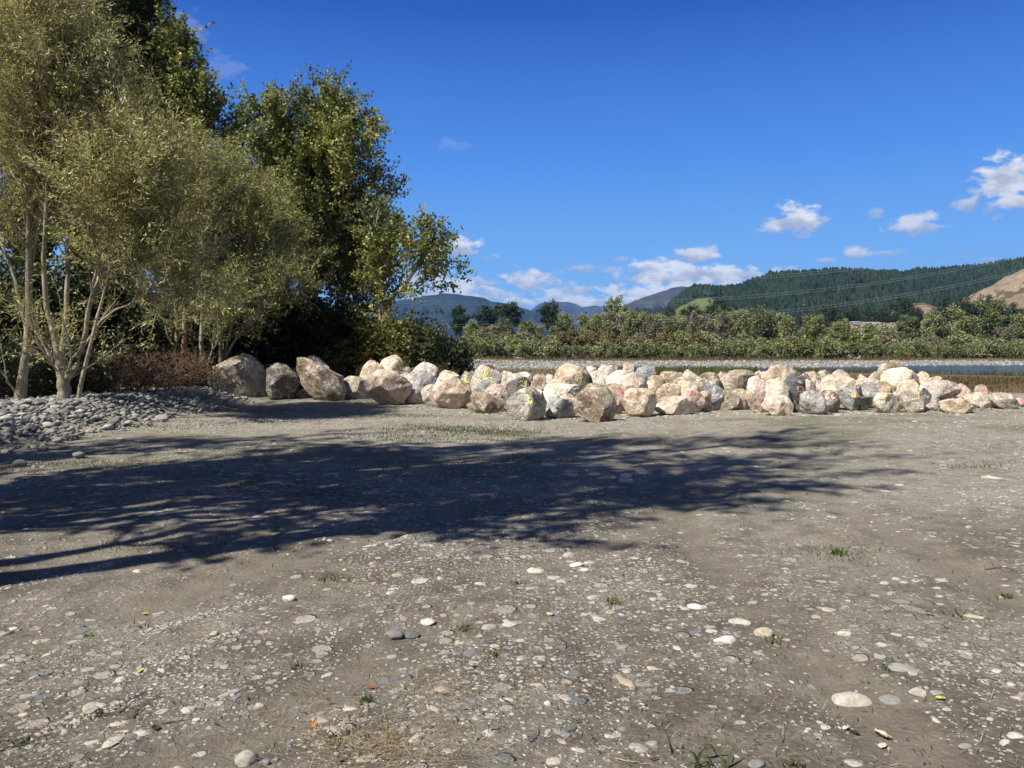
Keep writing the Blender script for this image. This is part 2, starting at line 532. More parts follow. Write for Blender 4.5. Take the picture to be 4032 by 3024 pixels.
vein = t.m('ABSOLUTE', t.m('SUBTRACT', t.noise(t.vm('ADD', pv, (3, 3, 9)), 2.2, 3, 0.5, dist=1.2), 0.5))
col = t.mix(t.m('MULTIPLY', t.mr(vein, 0.018, 0.004), 0.6), col, t.mix(0.5, lite, (0.75, 0.72, 0.68)))
col = t.mix(t.mr(n3, 0.3, 0.7, 0.0, 1.0), t.mix(1.0, col, (0.72, 0.70, 0.69), 'MULTIPLY'), t.mix(1.0, col, (1.22, 1.22, 1.22), 'MULTIPLY'))
crk = t.n('ShaderNodeTexVoronoi', {'Vector': t.vm('ADD', pv, t.vm('MULTIPLY', t.noise(pv, 3.0, 3, out=1), (0.35, 0.35, 0.35))), 'Scale': 2.6}, feature='DISTANCE_TO_EDGE')
hgt = t.m('ADD', t.m('MULTIPLY', n2, 0.11), t.m('ADD', t.m('MULTIPLY', n3, 0.06), t.m('MULTIPLY', t.mr(crk.outputs['Distance'], 0.0, 0.03), 0.016)))
bp = t.n('ShaderNodeBump', {'Strength': 0.85, 'Distance': 1.0, 'Height': hgt})
p = t.n('ShaderNodeBsdfPrincipled', {'Base Color': col, 'Roughness': 0.85, 'Specular IOR Level': 0.25, 'Normal': bp.outputs[0]})
out(t, p.outputs[0])
M_ROCK = m


def paint_mat(name, col):
    m, t = new_mat(name)
    pos = t.n('ShaderNodeNewGeometry').outputs['Position']
    n = t.noise(pos, 40.0, 4, 0.7)
    a = t.mr(n, 0.30, 0.42)
    p = t.n('ShaderNodeBsdfPrincipled', {'Base Color': col, 'Roughness': 0.7, 'Alpha': t.m('MULTIPLY', a, 0.93)})
    out(t, p.outputs[0])
    return m


PAINT = {'y': paint_mat('yellow_spray_paint', (0.80, 0.83, 0.22)), 'p': paint_mat('pink_spray_paint', (0.86, 0.30, 0.28)),
         'o': paint_mat('orange_spray_paint', (0.88, 0.50, 0.14)), 'w': paint_mat('pale_spray_paint', (0.86, 0.60, 0.52)),
         'g': paint_mat('green_spray_paint', (0.25, 0.42, 0.08))}

ROCKC = {'tan': (0.585, 0.475, 0.355), 'cream': (0.67, 0.575, 0.45), 'pink': (0.65, 0.525, 0.425), 'white': (0.64, 0.59, 0.52), 'grey': (0.38, 0.36, 0.33),
         'blue': (0.33, 0.34, 0.345), 'dark': (0.165, 0.152, 0.132), 'brown': (0.35, 0.285, 0.21), 'slate': (0.13, 0.14, 0.155), 'olive': (0.43, 0.385, 0.29),
         'big': (0.35, 0.315, 0.25), 'pale': (0.60, 0.54, 0.465)}

Z = {1: (800, 1350, 2.212), 2: (1600, 1350, 2.212), 3: (2400, 1350, 2.212), 4: (3200, 1350, 2.6587),
     5: (1350, 1380, 3.6867), 6: (1900, 1400, 3.6867), 7: (2450, 1400, 3.6867), 8: (3000, 1400, 4.0218), 9: (3500, 1400, 4.158)}


def zp(z, x, y):
    ox, oy, s = Z[z]
    return ox + x / s, oy + y / s


FRONT = np.array([(800, 24.5), (1150, 23.6), (1340, 23.2), (1450, 22.6), (1550, 21.6), (1700, 20.4), (1800, 19.6), (1960, 18.6), (2070, 17.9), (2200, 17.9), (2330, 17.8),
                  (2500, 18.4), (2700, 18.7), (2880, 19.3), (3090, 18.7), (3250, 19.0), (3500, 19.4), (3780, 19.4), (3950, 20.0), (4060, 20.4)])


def build_boulder(spec, seed):
    z, row, ck, label, poly, marks = spec[:6]
    opt = spec[6] if len(spec) > 6 else {}
    rg = np.random.default_rng(seed)
    P = np.array([zp(z, *q) for q in poly])
    pc = (P.min(0) + P.max(0)) / 2
    P = pc + (P - pc) * np.array([1.07, 1.05]) - np.array([0, 0.02 * (P[:, 1].max() - P[:, 1].min())])
    cx = P[:, 0].mean()
    line = float(np.interp(cx, FRONT[:, 0], FRONT[:, 1]))
    yb = P[:, 1].max()
    if row == 0:
        d = gdist(cx, yb - 2)
        d = min(max(d, line - 1.4), line + 2.6)
    else:
        d = line + 0.35 + 1.25 * row
    d = opt.get('d', d)
    W3 = np.array([at(q[0], q[1], d) for q in P])
    x0, x1 = W3[:, 0].min(), W3[:, 0].max()
    z0, z1 = W3[:, 2].min(), W3[:, 2].max()
    gzz = gz((x0 + x1) / 2, d)
    if row == 0:
        W3[:, 2] += 0.0
        low = W3[:, 2].argmin()
        if z0 > gzz - 0.02:
            W3[W3[:, 2] < z0 + 0.06, 2] -= (z0 - gzz + 0.03)
        z0 = W3[:, 2].min()
    elif z0 > gzz and not opt.get('up'):
        wd = x1 - x0
        W3 = np.vstack([W3, [[x0 + 0.16 * wd, d, gzz - 0.03], [x1 - 0.16 * wd, d, gzz - 0.03]]])
        z0 = gzz - 0.03
    hw, hh = (x1 - x0) / 2, (z1 - z0) / 2
    th = opt.get('t', min(0.95 * hw, 1.15 * hh + 0.1, 0.75)) if row == 0 else opt.get('t', min(0.85 * hw, 0.6))
    c = np.array([(W3[:, 0].mean() + (x0 + x1) / 2) / 2, d, (W3[:, 2].mean() + (z0 + z1) / 2) / 2])
    pts = [q + [0, rg.uniform(-0.18, 0.18) * th, 0] for q in W3]
    # facet corners in front of and behind the outline
    for side in (-1, 1):
        nf = rg.integers(4, 6)
        a0 = rg.uniform(0, 6.28)
        for k in range(nf):
            a = a0 + k * 6.283 / nf + rg.uniform(-0.35, 0.35)
            # where the outline lies in this direction
            dv = np.array([math.cos(a) * hw, math.sin(a) * hh])
            rr = W3[:, [0, 2]] - c[[0, 2]]
            s = (rr @ dv).max() / (dv @ dv)
            s = min(s, 1.0)
            f = rg.uniform(0.5, 0.9)
            pts.append(np.array([c[0] + dv[0] * s * f, d + side * th * rg.uniform(0.55, 0.92), c[2] + dv[1] * s * f]))
        pts.append(np.array([c[0] + rg.uniform(-0.25, 0.25) * hw, d + side * th, c[2] + rg.uniform(-0.25, 0.3) * hh]))
    org = np.array([c[0], d, gzz])

    def hull(ps):
        b_ = bmesh.new()
        for q in ps:
            b_.verts.new(tuple(q))
        r = bmesh.ops.convex_hull(b_, input=b_.verts)
        junk = [e for e in set(r['geom_interior'] + r['geom_unused']) if isinstance(e, bmesh.types.BMVert)]
        bmesh.ops.delete(b_, geom=junk, context='VERTS')
        return b_

    bm = hull([q - org for q in pts])
    # broken faces: slice flat facets off the front and the shoulders
    ctr = Vector(c - org)
    for k in range(opt.get('cuts', 5)):
        a = rg.uniform(-0.85, 0.85)
        e = rg.uniform(-0.5, 0.65)
        nrm = Vector((math.sin(a) * math.cos(e), -math.cos(a) * math.cos(e), math.sin(e)))
        sup = max((v.co - ctr).dot(nrm) for v in bm.verts)
        bmesh.ops.bisect_plane(bm, geom=bm.verts[:] + bm.edges[:] + bm.faces[:], plane_co=ctr + nrm * sup * rg.uniform(0.56, 0.86), plane_no=nrm, clear_outer=True)
        b2 = hull([v.co.copy() for v in bm.verts])
        bm.free()
        bm = b2
    L = max(0.05, min(0.075, 0.055 * (hw + hh)))
    for it in range(7):
        es = [e for e in bm.edges if e.calc_length() > L * 1.5]
        if not es:
            break
        bmesh.ops.subdivide_edges(bm, edges=es, cuts=1)
        bmesh.ops.triangulate(bm, faces=[f for f in bm.faces if len(f.verts) > 3])
        if it == 2 and opt.get('soft', 0.35) > 0.3:
            bmesh.ops.smooth_vert(bm, verts=bm.verts, factor=0.3, use_axis_x=True, use_axis_y=True, use_axis_z=True)
    for _ in range(1 if opt.get('soft', 0.35) < 0.3 else 2):
        bmesh.ops.smooth_vert(bm, verts=bm.verts, factor=0.35, use_axis_x=True, use_axis_y=True, use_axis_z=True)
    bm.normal_update()
    off = Vector((seed * 7.31 % 97, seed * 3.77 % 89, seed * 1.93 % 83))
    sz = (hw + hh) * 0.5
    am = opt.get('rough', 1.0)
    # flat broken faces: clip the dense surface against planes, mostly on the side that faces the yard
    cs = np.array([v.co[:] for v in bm.verts])
    c0 = np.array(ctr[:])
    for k in range(opt.get('chips', 14)):
        a = rg.uniform(-1.3, 1.3) if k < 8 else rg.uniform(1.5, 4.7)
        e = rg.uniform(-0.7, 1.0)
        nrm = np.array([math.sin(a) * math.cos(e), -math.cos(a) * math.cos(e), math.sin(e)])
        dd = (cs - c0) @ nrm
        fr = abs(nrm[1])
        hcut = dd.max() * (rg.uniform(0.64, 0.88) if fr > 0.6 else rg.uniform(0.88, 0.97))
        cs -= np.outer(np.clip(dd - hcut, 0, None), nrm)
    for v, q in zip(bm.verts, cs):
        v.co = q
    bm.normal_update()
    new = []
    for v in bm.verts:
        q = v.co + off
        big = mnoise.noise(q * (0.9 / max(sz, 0.3)))
        rid = 1 - abs(mnoise.noise(q * 2.3 + off)) * 2
        st = abs(mnoise.noise(Vector((q.x * 1.1, q.y * 1.1, q.z * 3.2)) + off))
        fi = mnoise.fractal(q * 7.0, 1.0, 2.2, 3)
        n = v.normal
        lowf = 0.5 if v.co.z < 0.08 else 1.0
        new.append(v.co + n * (0.03 * sz * big + am * (0.020 * (rid - 0.4) * min(1, sz * 1.6) - 0.034 * st * min(1, sz * 1.4) + 0.020 * fi)) * lowf)
    for v, q in zip(bm.verts, new):
        v.co = q
    # rescale so that the outline keeps the traced extent
    cs = np.array([v.co for v in bm.verts])
    bx0, bx1, bz0, bz1 = cs[:, 0].min(), cs[:, 0].max(), cs[:, 2].min(), cs[:, 2].max()
    for v in bm.verts:
        v.co.x = (v.co.x - bx0) / (bx1 - bx0) * (x1 - x0) + (x0 - org[0])
        v.co.z = (v.co.z - bz0) / (bz1 - bz0) * (z1 - z0) + (z0 - org[2])
    bm.normal_update()
    me = bpy.data.meshes.new('boulder')
    bm.to_mesh(me)
    for pl in me.polygons:
        pl.use_smooth = True
    me.set_sharp_from_angle(angle=R(38))
    me.materials.append(M_ROCK)
    o = link('boulder', me, None, tuple(org))
    v = rg.uniform(0.9, 1.1)
    cc = ROCKC[ck]
    o.color = (cc[0] * v, cc[1] * v * rg.uniform(0.97, 1.03), cc[2] * v * rg.uniform(0.95, 1.05), 1)
    tag(o, label, 'boulder', 'quarried boulders heaped across the yard')
    if marks:
        bvh = BVHTree.FromBMesh(bm)
        for (pc, mz, wid, strokes) in marks:
            vv, ff = [], []
            for s in strokes:
                pp = [np.array(zp(mz, *q)) for q in s]
                dense = []
                for a, b in zip(pp[:-1], pp[1:]):
                    n_ = max(2, int(np.linalg.norm(b - a) / 2.0))
                    dense += [a + (b - a) * k / n_ for k in range(n_)]
                dense.append(pp[-1])
                D_ = np.array(dense)
                tg = np.gradient(D_, axis=0)
                tg /= np.linalg.norm(tg, axis=1)[:, None] + 1e-9
                nn = np.stack([-tg[:, 1], tg[:, 0]], 1)
                hwid = wid * 0.5
                last = None
                for k in range(len(D_)):
                    wk = hwid * 0.66 * (0.75 + 0.5 * rg.random())
                    pr = []
                    for off_ in (-1, -0.33, 0.33, 1):
                        q = D_[k] + nn[k] * wk * off_
                        dr = Vector(ray(*q)).normalized()
                        o_ = Vector((0, 0, CAM_Z)) - Vector(org)
                        hit = bvh.ray_cast(o_, dr)
                        if hit[0] is None:
                            pr = None
                            break
                        pr.append(hit[0] + hit[1] * 0.004 - dr * 0.003)
                    if pr is None:
                        last = None
                        continue
                    i0 = len(vv)
                    vv += [tuple(q) for q in pr]
                    if last is not None:
                        for j in range(3):
                            ff.append((last + j, last + j + 1, i0 + j + 1, i0 + j))
                    last = i0
            if ff:
                mm = mesh_np('spray_paint_mark', np.array(vv), np.array(ff), [PAINT[pc]])
                link('spray_paint_mark', mm, o)
    bm.free()
    return o

# (zoom, row, colour, label, outline, marks, options) - outlines in enlarged photo pixels, row 0 stands at the front of the heap
B = [
 (1, 0, 'big', 'huge pointed grey brown boulder at the left end of the heap, on the cobble bank',
  [(60, 330), (80, 290), (200, 190), (290, 125), (330, 108), (385, 130), (420, 180), (470, 240), (555, 330), (555, 440), (520, 480), (420, 490), (300, 470), (160, 455), (70, 420)], [], {'d': 24.2, 't': 0.8, 'cuts': 1, 'chips': 4, 'soft': 0.2}),
 (1, 1, 'pale', 'small pale rock peeping out left of the huge pointed boulder', [(40, 300), (85, 285), (100, 340), (60, 350)], [], {}),
 (1, 1, 'grey', 'small grey streaked rock wedged between the huge pointed boulder and the dark one', [(485, 245), (540, 240), (570, 270), (575, 340), (500, 320)], [], {}),
 (1, 0, 'dark', 'dark brown upright boulder second from the left end', [(560, 330), (565, 240), (600, 195), (660, 182), (720, 195), (775, 240), (810, 280), (830, 370), (825, 420), (760, 490), (640, 500), (580, 490), (553, 430)], [], {'d': 23.6, 't': 0.65, 'cuts': 3, 'soft': 0.2}),
 (1, 1, 'dark', 'dark low rock behind the gap right of the dark upright boulder', [(765, 220), (815, 215), (835, 260), (830, 310), (780, 290)], [], {}),
 (1, 0, 'olive', 'small olive rock in the shadow under the large leaning boulder', [(800, 470), (850, 410), (890, 400), (940, 470), (930, 490), (810, 490)], [], {'d': 24.0}),
 (1, 0, 'brown', 'large leaning brown boulder with yellowish streaks and dappled shade', [(815, 240), (820, 165), (860, 140), (900, 150), (960, 175), (1060, 240), (1120, 290), (1190, 370), (1230, 430), (1230, 490), (1170, 525), (1080, 525), (1000, 500), (900, 430), (850, 380), (825, 290)], [], {'d': 23.2, 't': 0.75, 'cuts': 2, 'chips': 6, 'soft': 0.2}),
 (1, 1, 'pale', 'pale grey boulder rising behind the large leaning brown boulder', [(890, 140), (930, 113), (980, 125), (1040, 180), (1085, 215), (1110, 270), (1000, 300), (900, 250)], [], {}),
 (1, 1, 'tan', 'little sandy rock right of the large leaning brown boulder', [(1150, 315), (1200, 318), (1228, 335), (1220, 400), (1160, 380)], [], {}),
 (1, 0, 'olive', 'lichen speckled olive boulder left of the big rounded tan one', [(1205, 390), (1225, 330), (1270, 300), (1330, 295), (1400, 330), (1430, 420), (1470, 480), (1460, 510), (1330, 505), (1250, 500), (1215, 440)], [], {}),
 (1, 1, 'tan', 'tall tan boulder with a grey patch, behind the big rounded tan one', [(1360, 290), (1385, 235), (1410, 170), (1460, 155), (1510, 165), (1560, 200), (1600, 235), (1620, 280), (1500, 330), (1400, 340), (1370, 325)], [], {}),
 (1, 2, 'dark', 'dark shaded rock behind the tall tan boulder, against the bushes', [(1325, 240), (1350, 205), (1405, 188), (1390, 290), (1330, 290)], [], {}),
 (1, 2, 'cream', 'yellowish boulder with pale 1B painted on it, highest on the left part of the heap', [(1530, 175), (1545, 135), (1600, 120), (1690, 112), (1715, 145), (1735, 200), (1770, 240), (1775, 280), (1650, 290), (1550, 260)],
  [('y', 5, 4.5, [[(755, 195), (775, 270)], [(785, 200), (790, 280)], [(790, 200), (830, 195), (825, 220), (805, 235), (840, 255), (835, 275), (790, 282)]])], {}),
 (1, 3, 'grey', 'small grey rock right of the yellowish 1B boulder', [(1750, 200), (1790, 220), (1815, 265), (1780, 300), (1755, 280)], [], {}),
 (1, 0, 'tan', 'big rounded tan boulder with rusty patches and pale faded lines', [(1405, 350), (1415, 300), (1450, 270), (1520, 245), (1600, 240), (1650, 255), (1680, 290), (1750, 300), (1790, 340), (1805, 400), (1790, 430), (1740, 480), (1700, 540), (1600, 545), (1520, 535), (1490, 490), (1455, 440), (1420, 390)],
  [('w', 5, 3.5, [[(470, 480), (490, 570), (530, 640)], [(545, 450), (560, 550)]])], {'t': 0.7}),
 (1, 1, 'white', 'whitish slab just behind the big rounded tan boulder', [(1690, 275), (1760, 263), (1850, 300), (1880, 340), (1800, 380), (1720, 330)], [], {}),
 (1, 1, 'grey', 'grey brown boulder half in black shadow, right of the big rounded tan one', [(1780, 330), (1830, 305), (1880, 310), (1925, 370), (1930, 400), (1900, 500), (1870, 528), (1800, 528), (1785, 430)], [], {'d': 22.3}),
 (1, 2, 'grey', 'broad grey boulder with a dark split face, below the whitish peak', [(1795, 270), (1830, 240), (1920, 235), (1980, 260), (2030, 310), (2050, 350), (1960, 375), (1850, 360)], [], {}),
 (1, 3, 'white', 'whitish peaked boulder against the dark bush at the left', [(1840, 250), (1870, 215), (1895, 180), (1930, 170), (1985, 195), (2030, 205), (2050, 260), (2045, 320), (1950, 320), (1850, 290)], [], {}),
 (2, 3, 'brown', 'low brown rock peeping out left of the pale boulder marked in yellow', [(285, 255), (310, 238), (350, 240), (380, 260), (340, 300), (290, 290)], [], {}),
 (2, 2, 'pink', 'pinkish boulder with faint yellow strokes, left of the yellow boulder with a black top', [(265, 340), (290, 295), (350, 245), (410, 245), (455, 275), (470, 315), (440, 350), (350, 360), (290, 360)],
  [('y', 5, 4, [[(1455, 360), (1505, 425)], [(1490, 358), (1545, 358), (1505, 405), (1570, 372)]])], {}),
 (2, 1, 'grey', 'small grey boulder with a tiny scrawled letter above the reddish slab', [(345, 345), (400, 305), (460, 310), (500, 350), (525, 395), (440, 400), (360, 380)],
  [('y', 5, 3.5, [[(1665, 420), (1690, 475)], [(1675, 422), (1715, 440), (1695, 465), (1740, 500)]])], {}),
 (2, 1, 'pink', 'reddish slab behind two round tan boulders', [(230, 365), (300, 338), (420, 335), (500, 365), (530, 400), (470, 430), (330, 430), (240, 400)], [], {'d': 20.6}),
 (2, 0, 'pale', 'round cream and brown mottled boulder at the front', [(130, 470), (135, 430), (165, 385), (215, 370), (290, 390), (330, 430), (335, 500), (310, 555), (220, 555), (160, 530)], [], {'t': 0.42}),
 (2, 0, 'tan', 'round orange tan boulder at the front, right of the mottled one', [(316, 510), (330, 450), (360, 400), (420, 380), (490, 385), (540, 420), (550, 500), (510, 560), (440, 575), (370, 560), (325, 530)], [], {'t': 0.45}),
 (2, 2, 'olive', 'yellowish boulder with scrawled yellow 14 and a black top corner', [(480, 310), (510, 270), (545, 250), (580, 255), (585, 330), (565, 400), (510, 390), (485, 335)],
  [('y', 5, 5.5, [[(1750, 362), (1788, 364), (1765, 450)], [(1790, 420), (1775, 455), (1860, 470)], [(1815, 415), (1850, 492)], [(1800, 465), (1830, 435), (1845, 480), (1868, 455)]])], {}),
 (2, 3, 'slate', 'small blue black rock on top behind the yellowish 14 boulder', [(530, 262), (560, 243), (600, 253), (615, 300), (580, 330), (540, 310)], [], {}),
 (2, 2, 'pale', 'tall cream boulder with yellow 2A and 18 painted down its face', [(580, 330), (640, 240), (690, 195), (780, 190), (825, 255), (790, 310), (700, 360), (600, 400), (565, 370)],
  [('y', 6, 4.5, [[(20, 172), (50, 168), (55, 185), (25, 215), (60, 212)], [(68, 212), (85, 168), (106, 215)], [(74, 195), (100, 195)], [(38, 230), (10, 330)], [(62, 240), (85, 228), (72, 270), (82, 305), (50, 325), (60, 270), (64, 240)], [(30, 275), (62, 300)]])], {}),
 (2, 1, 'blue', 'greenish grey boulder with a yellow letter A', [(600, 420), (620, 375), (680, 330), (740, 312), (795, 325), (825, 360), (800, 400), (720, 440), (620, 440)],
  [('y', 6, 5, [[(108, 470), (135, 375), (165, 465)], [(120, 432), (160, 432)], [(140, 380), (185, 405), (160, 425), (188, 440)]])], {}),
 (2, 2, 'cream', 'cream boulder with a yellow stripe along its upper edge', [(640, 370), (680, 310), (760, 290), (800, 300), (780, 370), (700, 390)],
  [('y', 6, 6, [[(12, 360), (60, 336), (120, 322), (190, 310)]])], {'d': 21.6}),
 (2, 3, 'tan', 'tan boulder behind the yellow striped one, near the grass', [(780, 310), (850, 270), (890, 290), (880, 360), (820, 375)], [], {}),
 (2, 4, 'pink', 'reddish brown rock at the back against the brown grass', [(820, 265), (870, 243), (930, 246), (955, 270), (920, 300), (840, 300)], [], {}),
 (2, 1, 'pink', 'pink tinted boulder with faint pink scribble, above the split brown one', [(685, 435), (730, 380), (800, 360), (860, 380), (865, 430), (830, 475), (700, 455)],
  [('w', 6, 4.5, [[(150, 570), (190, 500), (180, 550), (215, 470), (238, 560)], [(170, 540), (225, 520)]])], {'d': 19.9}),
 (2, 0, 'brown', 'large angular brown boulder split by a dark face', [(570, 430), (680, 430), (740, 455), (855, 510), (830, 560), (770, 600), (680, 580), (590, 540), (565, 480)], [], {'d': 19.0, 'soft': 0.15, 't': 0.55}),
 (2, 0, 'olive', 'thin flat rock slab lying on the ground before the split brown boulder', [(530, 530), (560, 536), (600, 553), (675, 598), (650, 607), (560, 580)], [], {'t': 0.25, 'soft': 0.15}),
 (2, 2, 'white', 'smooth whitish boulder in the middle, behind the dark lichened one', [(865, 335), (900, 285), (960, 258), (1050, 262), (1100, 290), (1090, 340), (1000, 370), (890, 380)], [], {}),
 (2, 3, 'tan', 'sandy topped rock behind the smooth whitish boulder', [(930, 270), (970, 252), (1050, 253), (1085, 275), (1040, 300), (950, 300)], [], {}),
 (2, 0, 'dark', 'dark lichened boulder with yellow 20 on its crown', [(850, 440), (870, 370), (940, 330), (1020, 305), (1060, 325), (1082, 370), (1062, 420), (1000, 460), (930, 540), (875, 570), (850, 510)],
  [('y', 6, 5, [[(525, 395), (550, 370), (582, 368), (570, 388)], [(610, 365), (640, 370), (635, 400), (600, 398), (608, 368)], [(555, 425), (585, 452), (632, 440), (620, 400)]])], {'d': 18.7, 't': 0.45}),
 (2, 0, 'grey', 'grey boulder with a bright yellow 3A in the front row', [(885, 560), (880, 520), (930, 460), (1010, 410), (1080, 395), (1140, 450), (1170, 540), (1215, 580), (1190, 625), (1120, 655), (1050, 670), (950, 660), (890, 630)],
  [('y', 6, 6.5, [[(615, 575), (650, 570), (680, 618), (650, 635), (692, 680), (655, 692), (625, 694)], [(700, 705), (722, 640), (758, 708)], [(708, 680), (748, 678)], [(735, 640), (742, 690)]])], {'soft': 0.2, 't': 0.6}),
 (2, 1, 'tan', 'orange tan boulder with yellow 2B peeping over the grey 3A boulder', [(1010, 410), (1080, 388), (1160, 410), (1195, 450), (1185, 490), (1100, 500), (1030, 460)],
  [('y', 6, 5, [[(710, 485), (750, 490), (735, 508), (765, 515)], [(772, 515), (822, 518), (790, 538), (832, 540), (780, 556)], [(782, 515), (790, 556)]])], {'d': 18.75}),
 (2, 0, 'blue', 'low blue grey boulder with a black pitted face, between 3A and the big brown one', [(1160, 485), (1260, 475), (1440, 495), (1470, 540), (1470, 640), (1400, 655), (1250, 650), (1210, 610), (1165, 540)], [], {'d': 18.1, 't': 0.5}),
 (2, 2, 'brown', 'pink brown rough boulder in the middle of the heap', [(1085, 355), (1110, 310), (1190, 300), (1240, 330), (1235, 370), (1180, 420), (1100, 400)], [], {'d': 20.3}),
 (2, 1, 'pale', 'broad grey and tan boulder with white streaks, behind the blue grey one', [(1170, 430), (1230, 370), (1330, 355), (1450, 375), (1500, 400), (1480, 450), (1340, 480), (1190, 480)], [], {'d': 19.4}),
 (2, 1, 'pink', 'pinkish white boulder with a yellow stripe beside the big brown one', [(1335, 480), (1360, 440), (1400, 432), (1480, 468), (1480, 510), (1400, 510)],
  [('y', 6, 5, [[(1258, 630), (1310, 632), (1362, 612)], [(1320, 640), (1355, 630)]])], {'d': 18.9}),
 (2, 1, 'slate', 'small dark grey rock wedged left of the top of the big brown boulder', [(1420, 435), (1450, 400), (1510, 388), (1545, 410), (1520, 475), (1460, 465)], [], {'d': 19.1}),
 (2, 0, 'brown', 'big brown egg shaped boulder with a green 5 in the front row', [(1470, 500), (1520, 430), (1580, 370), (1640, 365), (1700, 375), (1770, 400), (1800, 450), (1825, 540), (1800, 640), (1770, 675), (1620, 680), (1520, 650), (1475, 610)],
  [('y', 6, 3.5, [[(1560, 470), (1650, 482), (1780, 465), (1830, 480)], [(1635, 590), (1675, 610)]]), ('g', 6, 5, [[(1788, 490), (1772, 640)], [(1778, 545), (1815, 550), (1828, 590), (1800, 650), (1742, 656)], [(1830, 480), (1815, 530)]])], {'t': 0.65}),
 (2, 4, 'tan', 'low tan rock at the back edge right of the smooth whitish boulder', [(1095, 278), (1170, 268), (1215, 283), (1205, 310), (1110, 310)], [], {}),
 (2, 4, 'white', 'small white rock at the back left of the great tan boulder', [(1207, 280), (1245, 270), (1285, 275), (1290, 320), (1215, 320)], [], {}),
 (2, 2, 'pink', 'wide pinkish slab under the great tan boulder', [(1220, 315), (1310, 318), (1420, 345), (1430, 375), (1300, 390), (1230, 365)], [], {'d': 20.0}),
 (2, 2, 'tan', 'great tan boulder with yellow 36, highest in the middle of the heap', [(1278, 290), (1285, 220), (1340, 195), (1410, 183), (1500, 205), (1560, 235), (1585, 270), (1570, 370), (1480, 390), (1400, 370), (1300, 330)],
  [('y', 6, 5.5, [[(1345, 315), (1388, 325), (1368, 360), (1402, 385), (1385, 425), (1360, 432)], [(1450, 310), (1430, 350), (1432, 420), (1478, 425), (1482, 375), (1440, 378)], [(1478, 340), (1470, 380)]])], {'d': 20.2, 't': 0.62}),
 (2, 2, 'slate', 'shaded right facet of the great tan boulder, shade put in its colour', [(1545, 250), (1570, 232), (1610, 290), (1628, 350), (1600, 390), (1545, 380)], [], {'d': 20.4, 'soft': 0.15}),  # the tan boulder's shaded facet as its own block, shade in the slate colour
 (2, 4, 'white', 'whitish rock peeping over the right shoulder of the great tan boulder', [(1550, 220), (1600, 198), (1665, 215), (1660, 260), (1580, 260)], [], {}),
 (2, 2, 'pale', 'grey tan block with a shadowed right side, left of the pale jagged boulder', [(1590, 270), (1660, 235), (1710, 258), (1732, 330), (1745, 375), (1660, 385), (1610, 330)], [], {}),
 (2, 4, 'white', 'white and grey streaked ridge shaped boulder at the back', [(1670, 235), (1740, 195), (1790, 183), (1855, 215), (1855, 260), (1750, 280), (1690, 260)], [], {}),
 (2, 3, 'pale', 'pale jagged boulder in front of the white streaked ridge', [(1720, 315), (1760, 268), (1850, 240), (1930, 250), (1910, 310), (1830, 350), (1750, 370)], [], {}),
 (2, 4, 'pink', 'pink pointed boulder left of the dark grey block at the back', [(1860, 220), (1890, 175), (1930, 165), (1980, 205), (2010, 250), (1960, 290), (1880, 280)], [], {}),
 (2, 3, 'blue', 'dark grey square block with a flat top at the back', [(1985, 260), (2010, 215), (2100, 203), (2162, 210), (2175, 290), (2120, 330), (2090, 375), (2020, 320)], [], {'soft': 0.15}),
 (2, 1, 'pink', 'large pink boulder with pale red 1A', [(1735, 385), (1850, 330), (1960, 265), (2030, 290), (2080, 340), (2100, 395), (2040, 430), (1900, 450), (1800, 430)],
  [('w', 6, 4.5, [[(2170, 350), (2110, 440)], [(2168, 352), (2150, 450)], [(2115, 425), (2205, 415)]])], {'d': 19.8}),
 (2, 1, 'tan', 'tan boulder with a pink patch, right behind the big brown egg shaped one', [(1740, 400), (1790, 365), (1860, 385), (1890, 430), (1885, 530), (1840, 570), (1780, 540)],
  [('p', 6, 5.5, [[(1992, 480), (2040, 500), (2062, 550), (2005, 552), (1995, 505), (2035, 535)], [(2010, 490), (2050, 550)]])], {'d': 19.0}),
 (2, 0, 'tan', 'tan block with a grey shoulder in the front row', [(1885, 470), (1900, 430), (1980, 402), (2100, 410), (2160, 440), (2175, 520), (2160, 600), (2130, 640), (1960, 635), (1930, 580), (1890, 540)], [], {'t': 0.5}),
 (3, 2, 'tan', 'tan and grey boulder between the large pink one and the cream one', [(318, 380), (350, 310), (390, 285), (440, 290), (495, 350), (460, 410), (390, 420)], [], {'d': 20.3}),
 (3, 0, 'cream', 'long low cream boulder in the front row with a dark undercut', [(400, 500), (500, 480), (600, 465), (680, 470), (720, 520), (735, 570), (690, 610), (600, 625), (470, 610), (405, 570)], [], {'t': 0.5}),
 (3, 1, 'cream', 'pale cream boulder with a faint pink scribble and dark right face', [(400, 450), (430, 400), (490, 360), (560, 355), (620, 385), (615, 470), (540, 500), (410, 500)],
  [('w', 7, 5, [[(640, 525), (690, 480), (678, 535), (720, 495)], [(620, 500), (650, 560)]])], {'d': 19.5}),
 (3, 3, 'tan', 'orange tan boulder at the back right of the dark grey block', [(440, 285), (460, 255), (540, 248), (620, 275), (665, 305), (650, 345), (500, 340)], [], {}),
 (3, 4, 'blue', 'flat dark grey rock at the back beside the orange tan boulder', [(570, 247), (640, 258), (655, 290), (600, 290)], [], {}),
 (3, 3, 'cream', 'sandy cream boulder at the back, left of the round speckled one', [(640, 270), (680, 235), (740, 250), (785, 285), (780, 330), (690, 320)], [], {}),
 (3, 2, 'tan', 'pinkish tan boulder behind the yellow splashed one', [(550, 345), (640, 300), (740, 325), (775, 390), (700, 400), (600, 380)], [], {}),
 (3, 1, 'cream', 'cream boulder splashed with yellow paint', [(600, 355), (640, 330), (700, 345), (760, 380), (772, 425), (690, 440), (620, 420)],
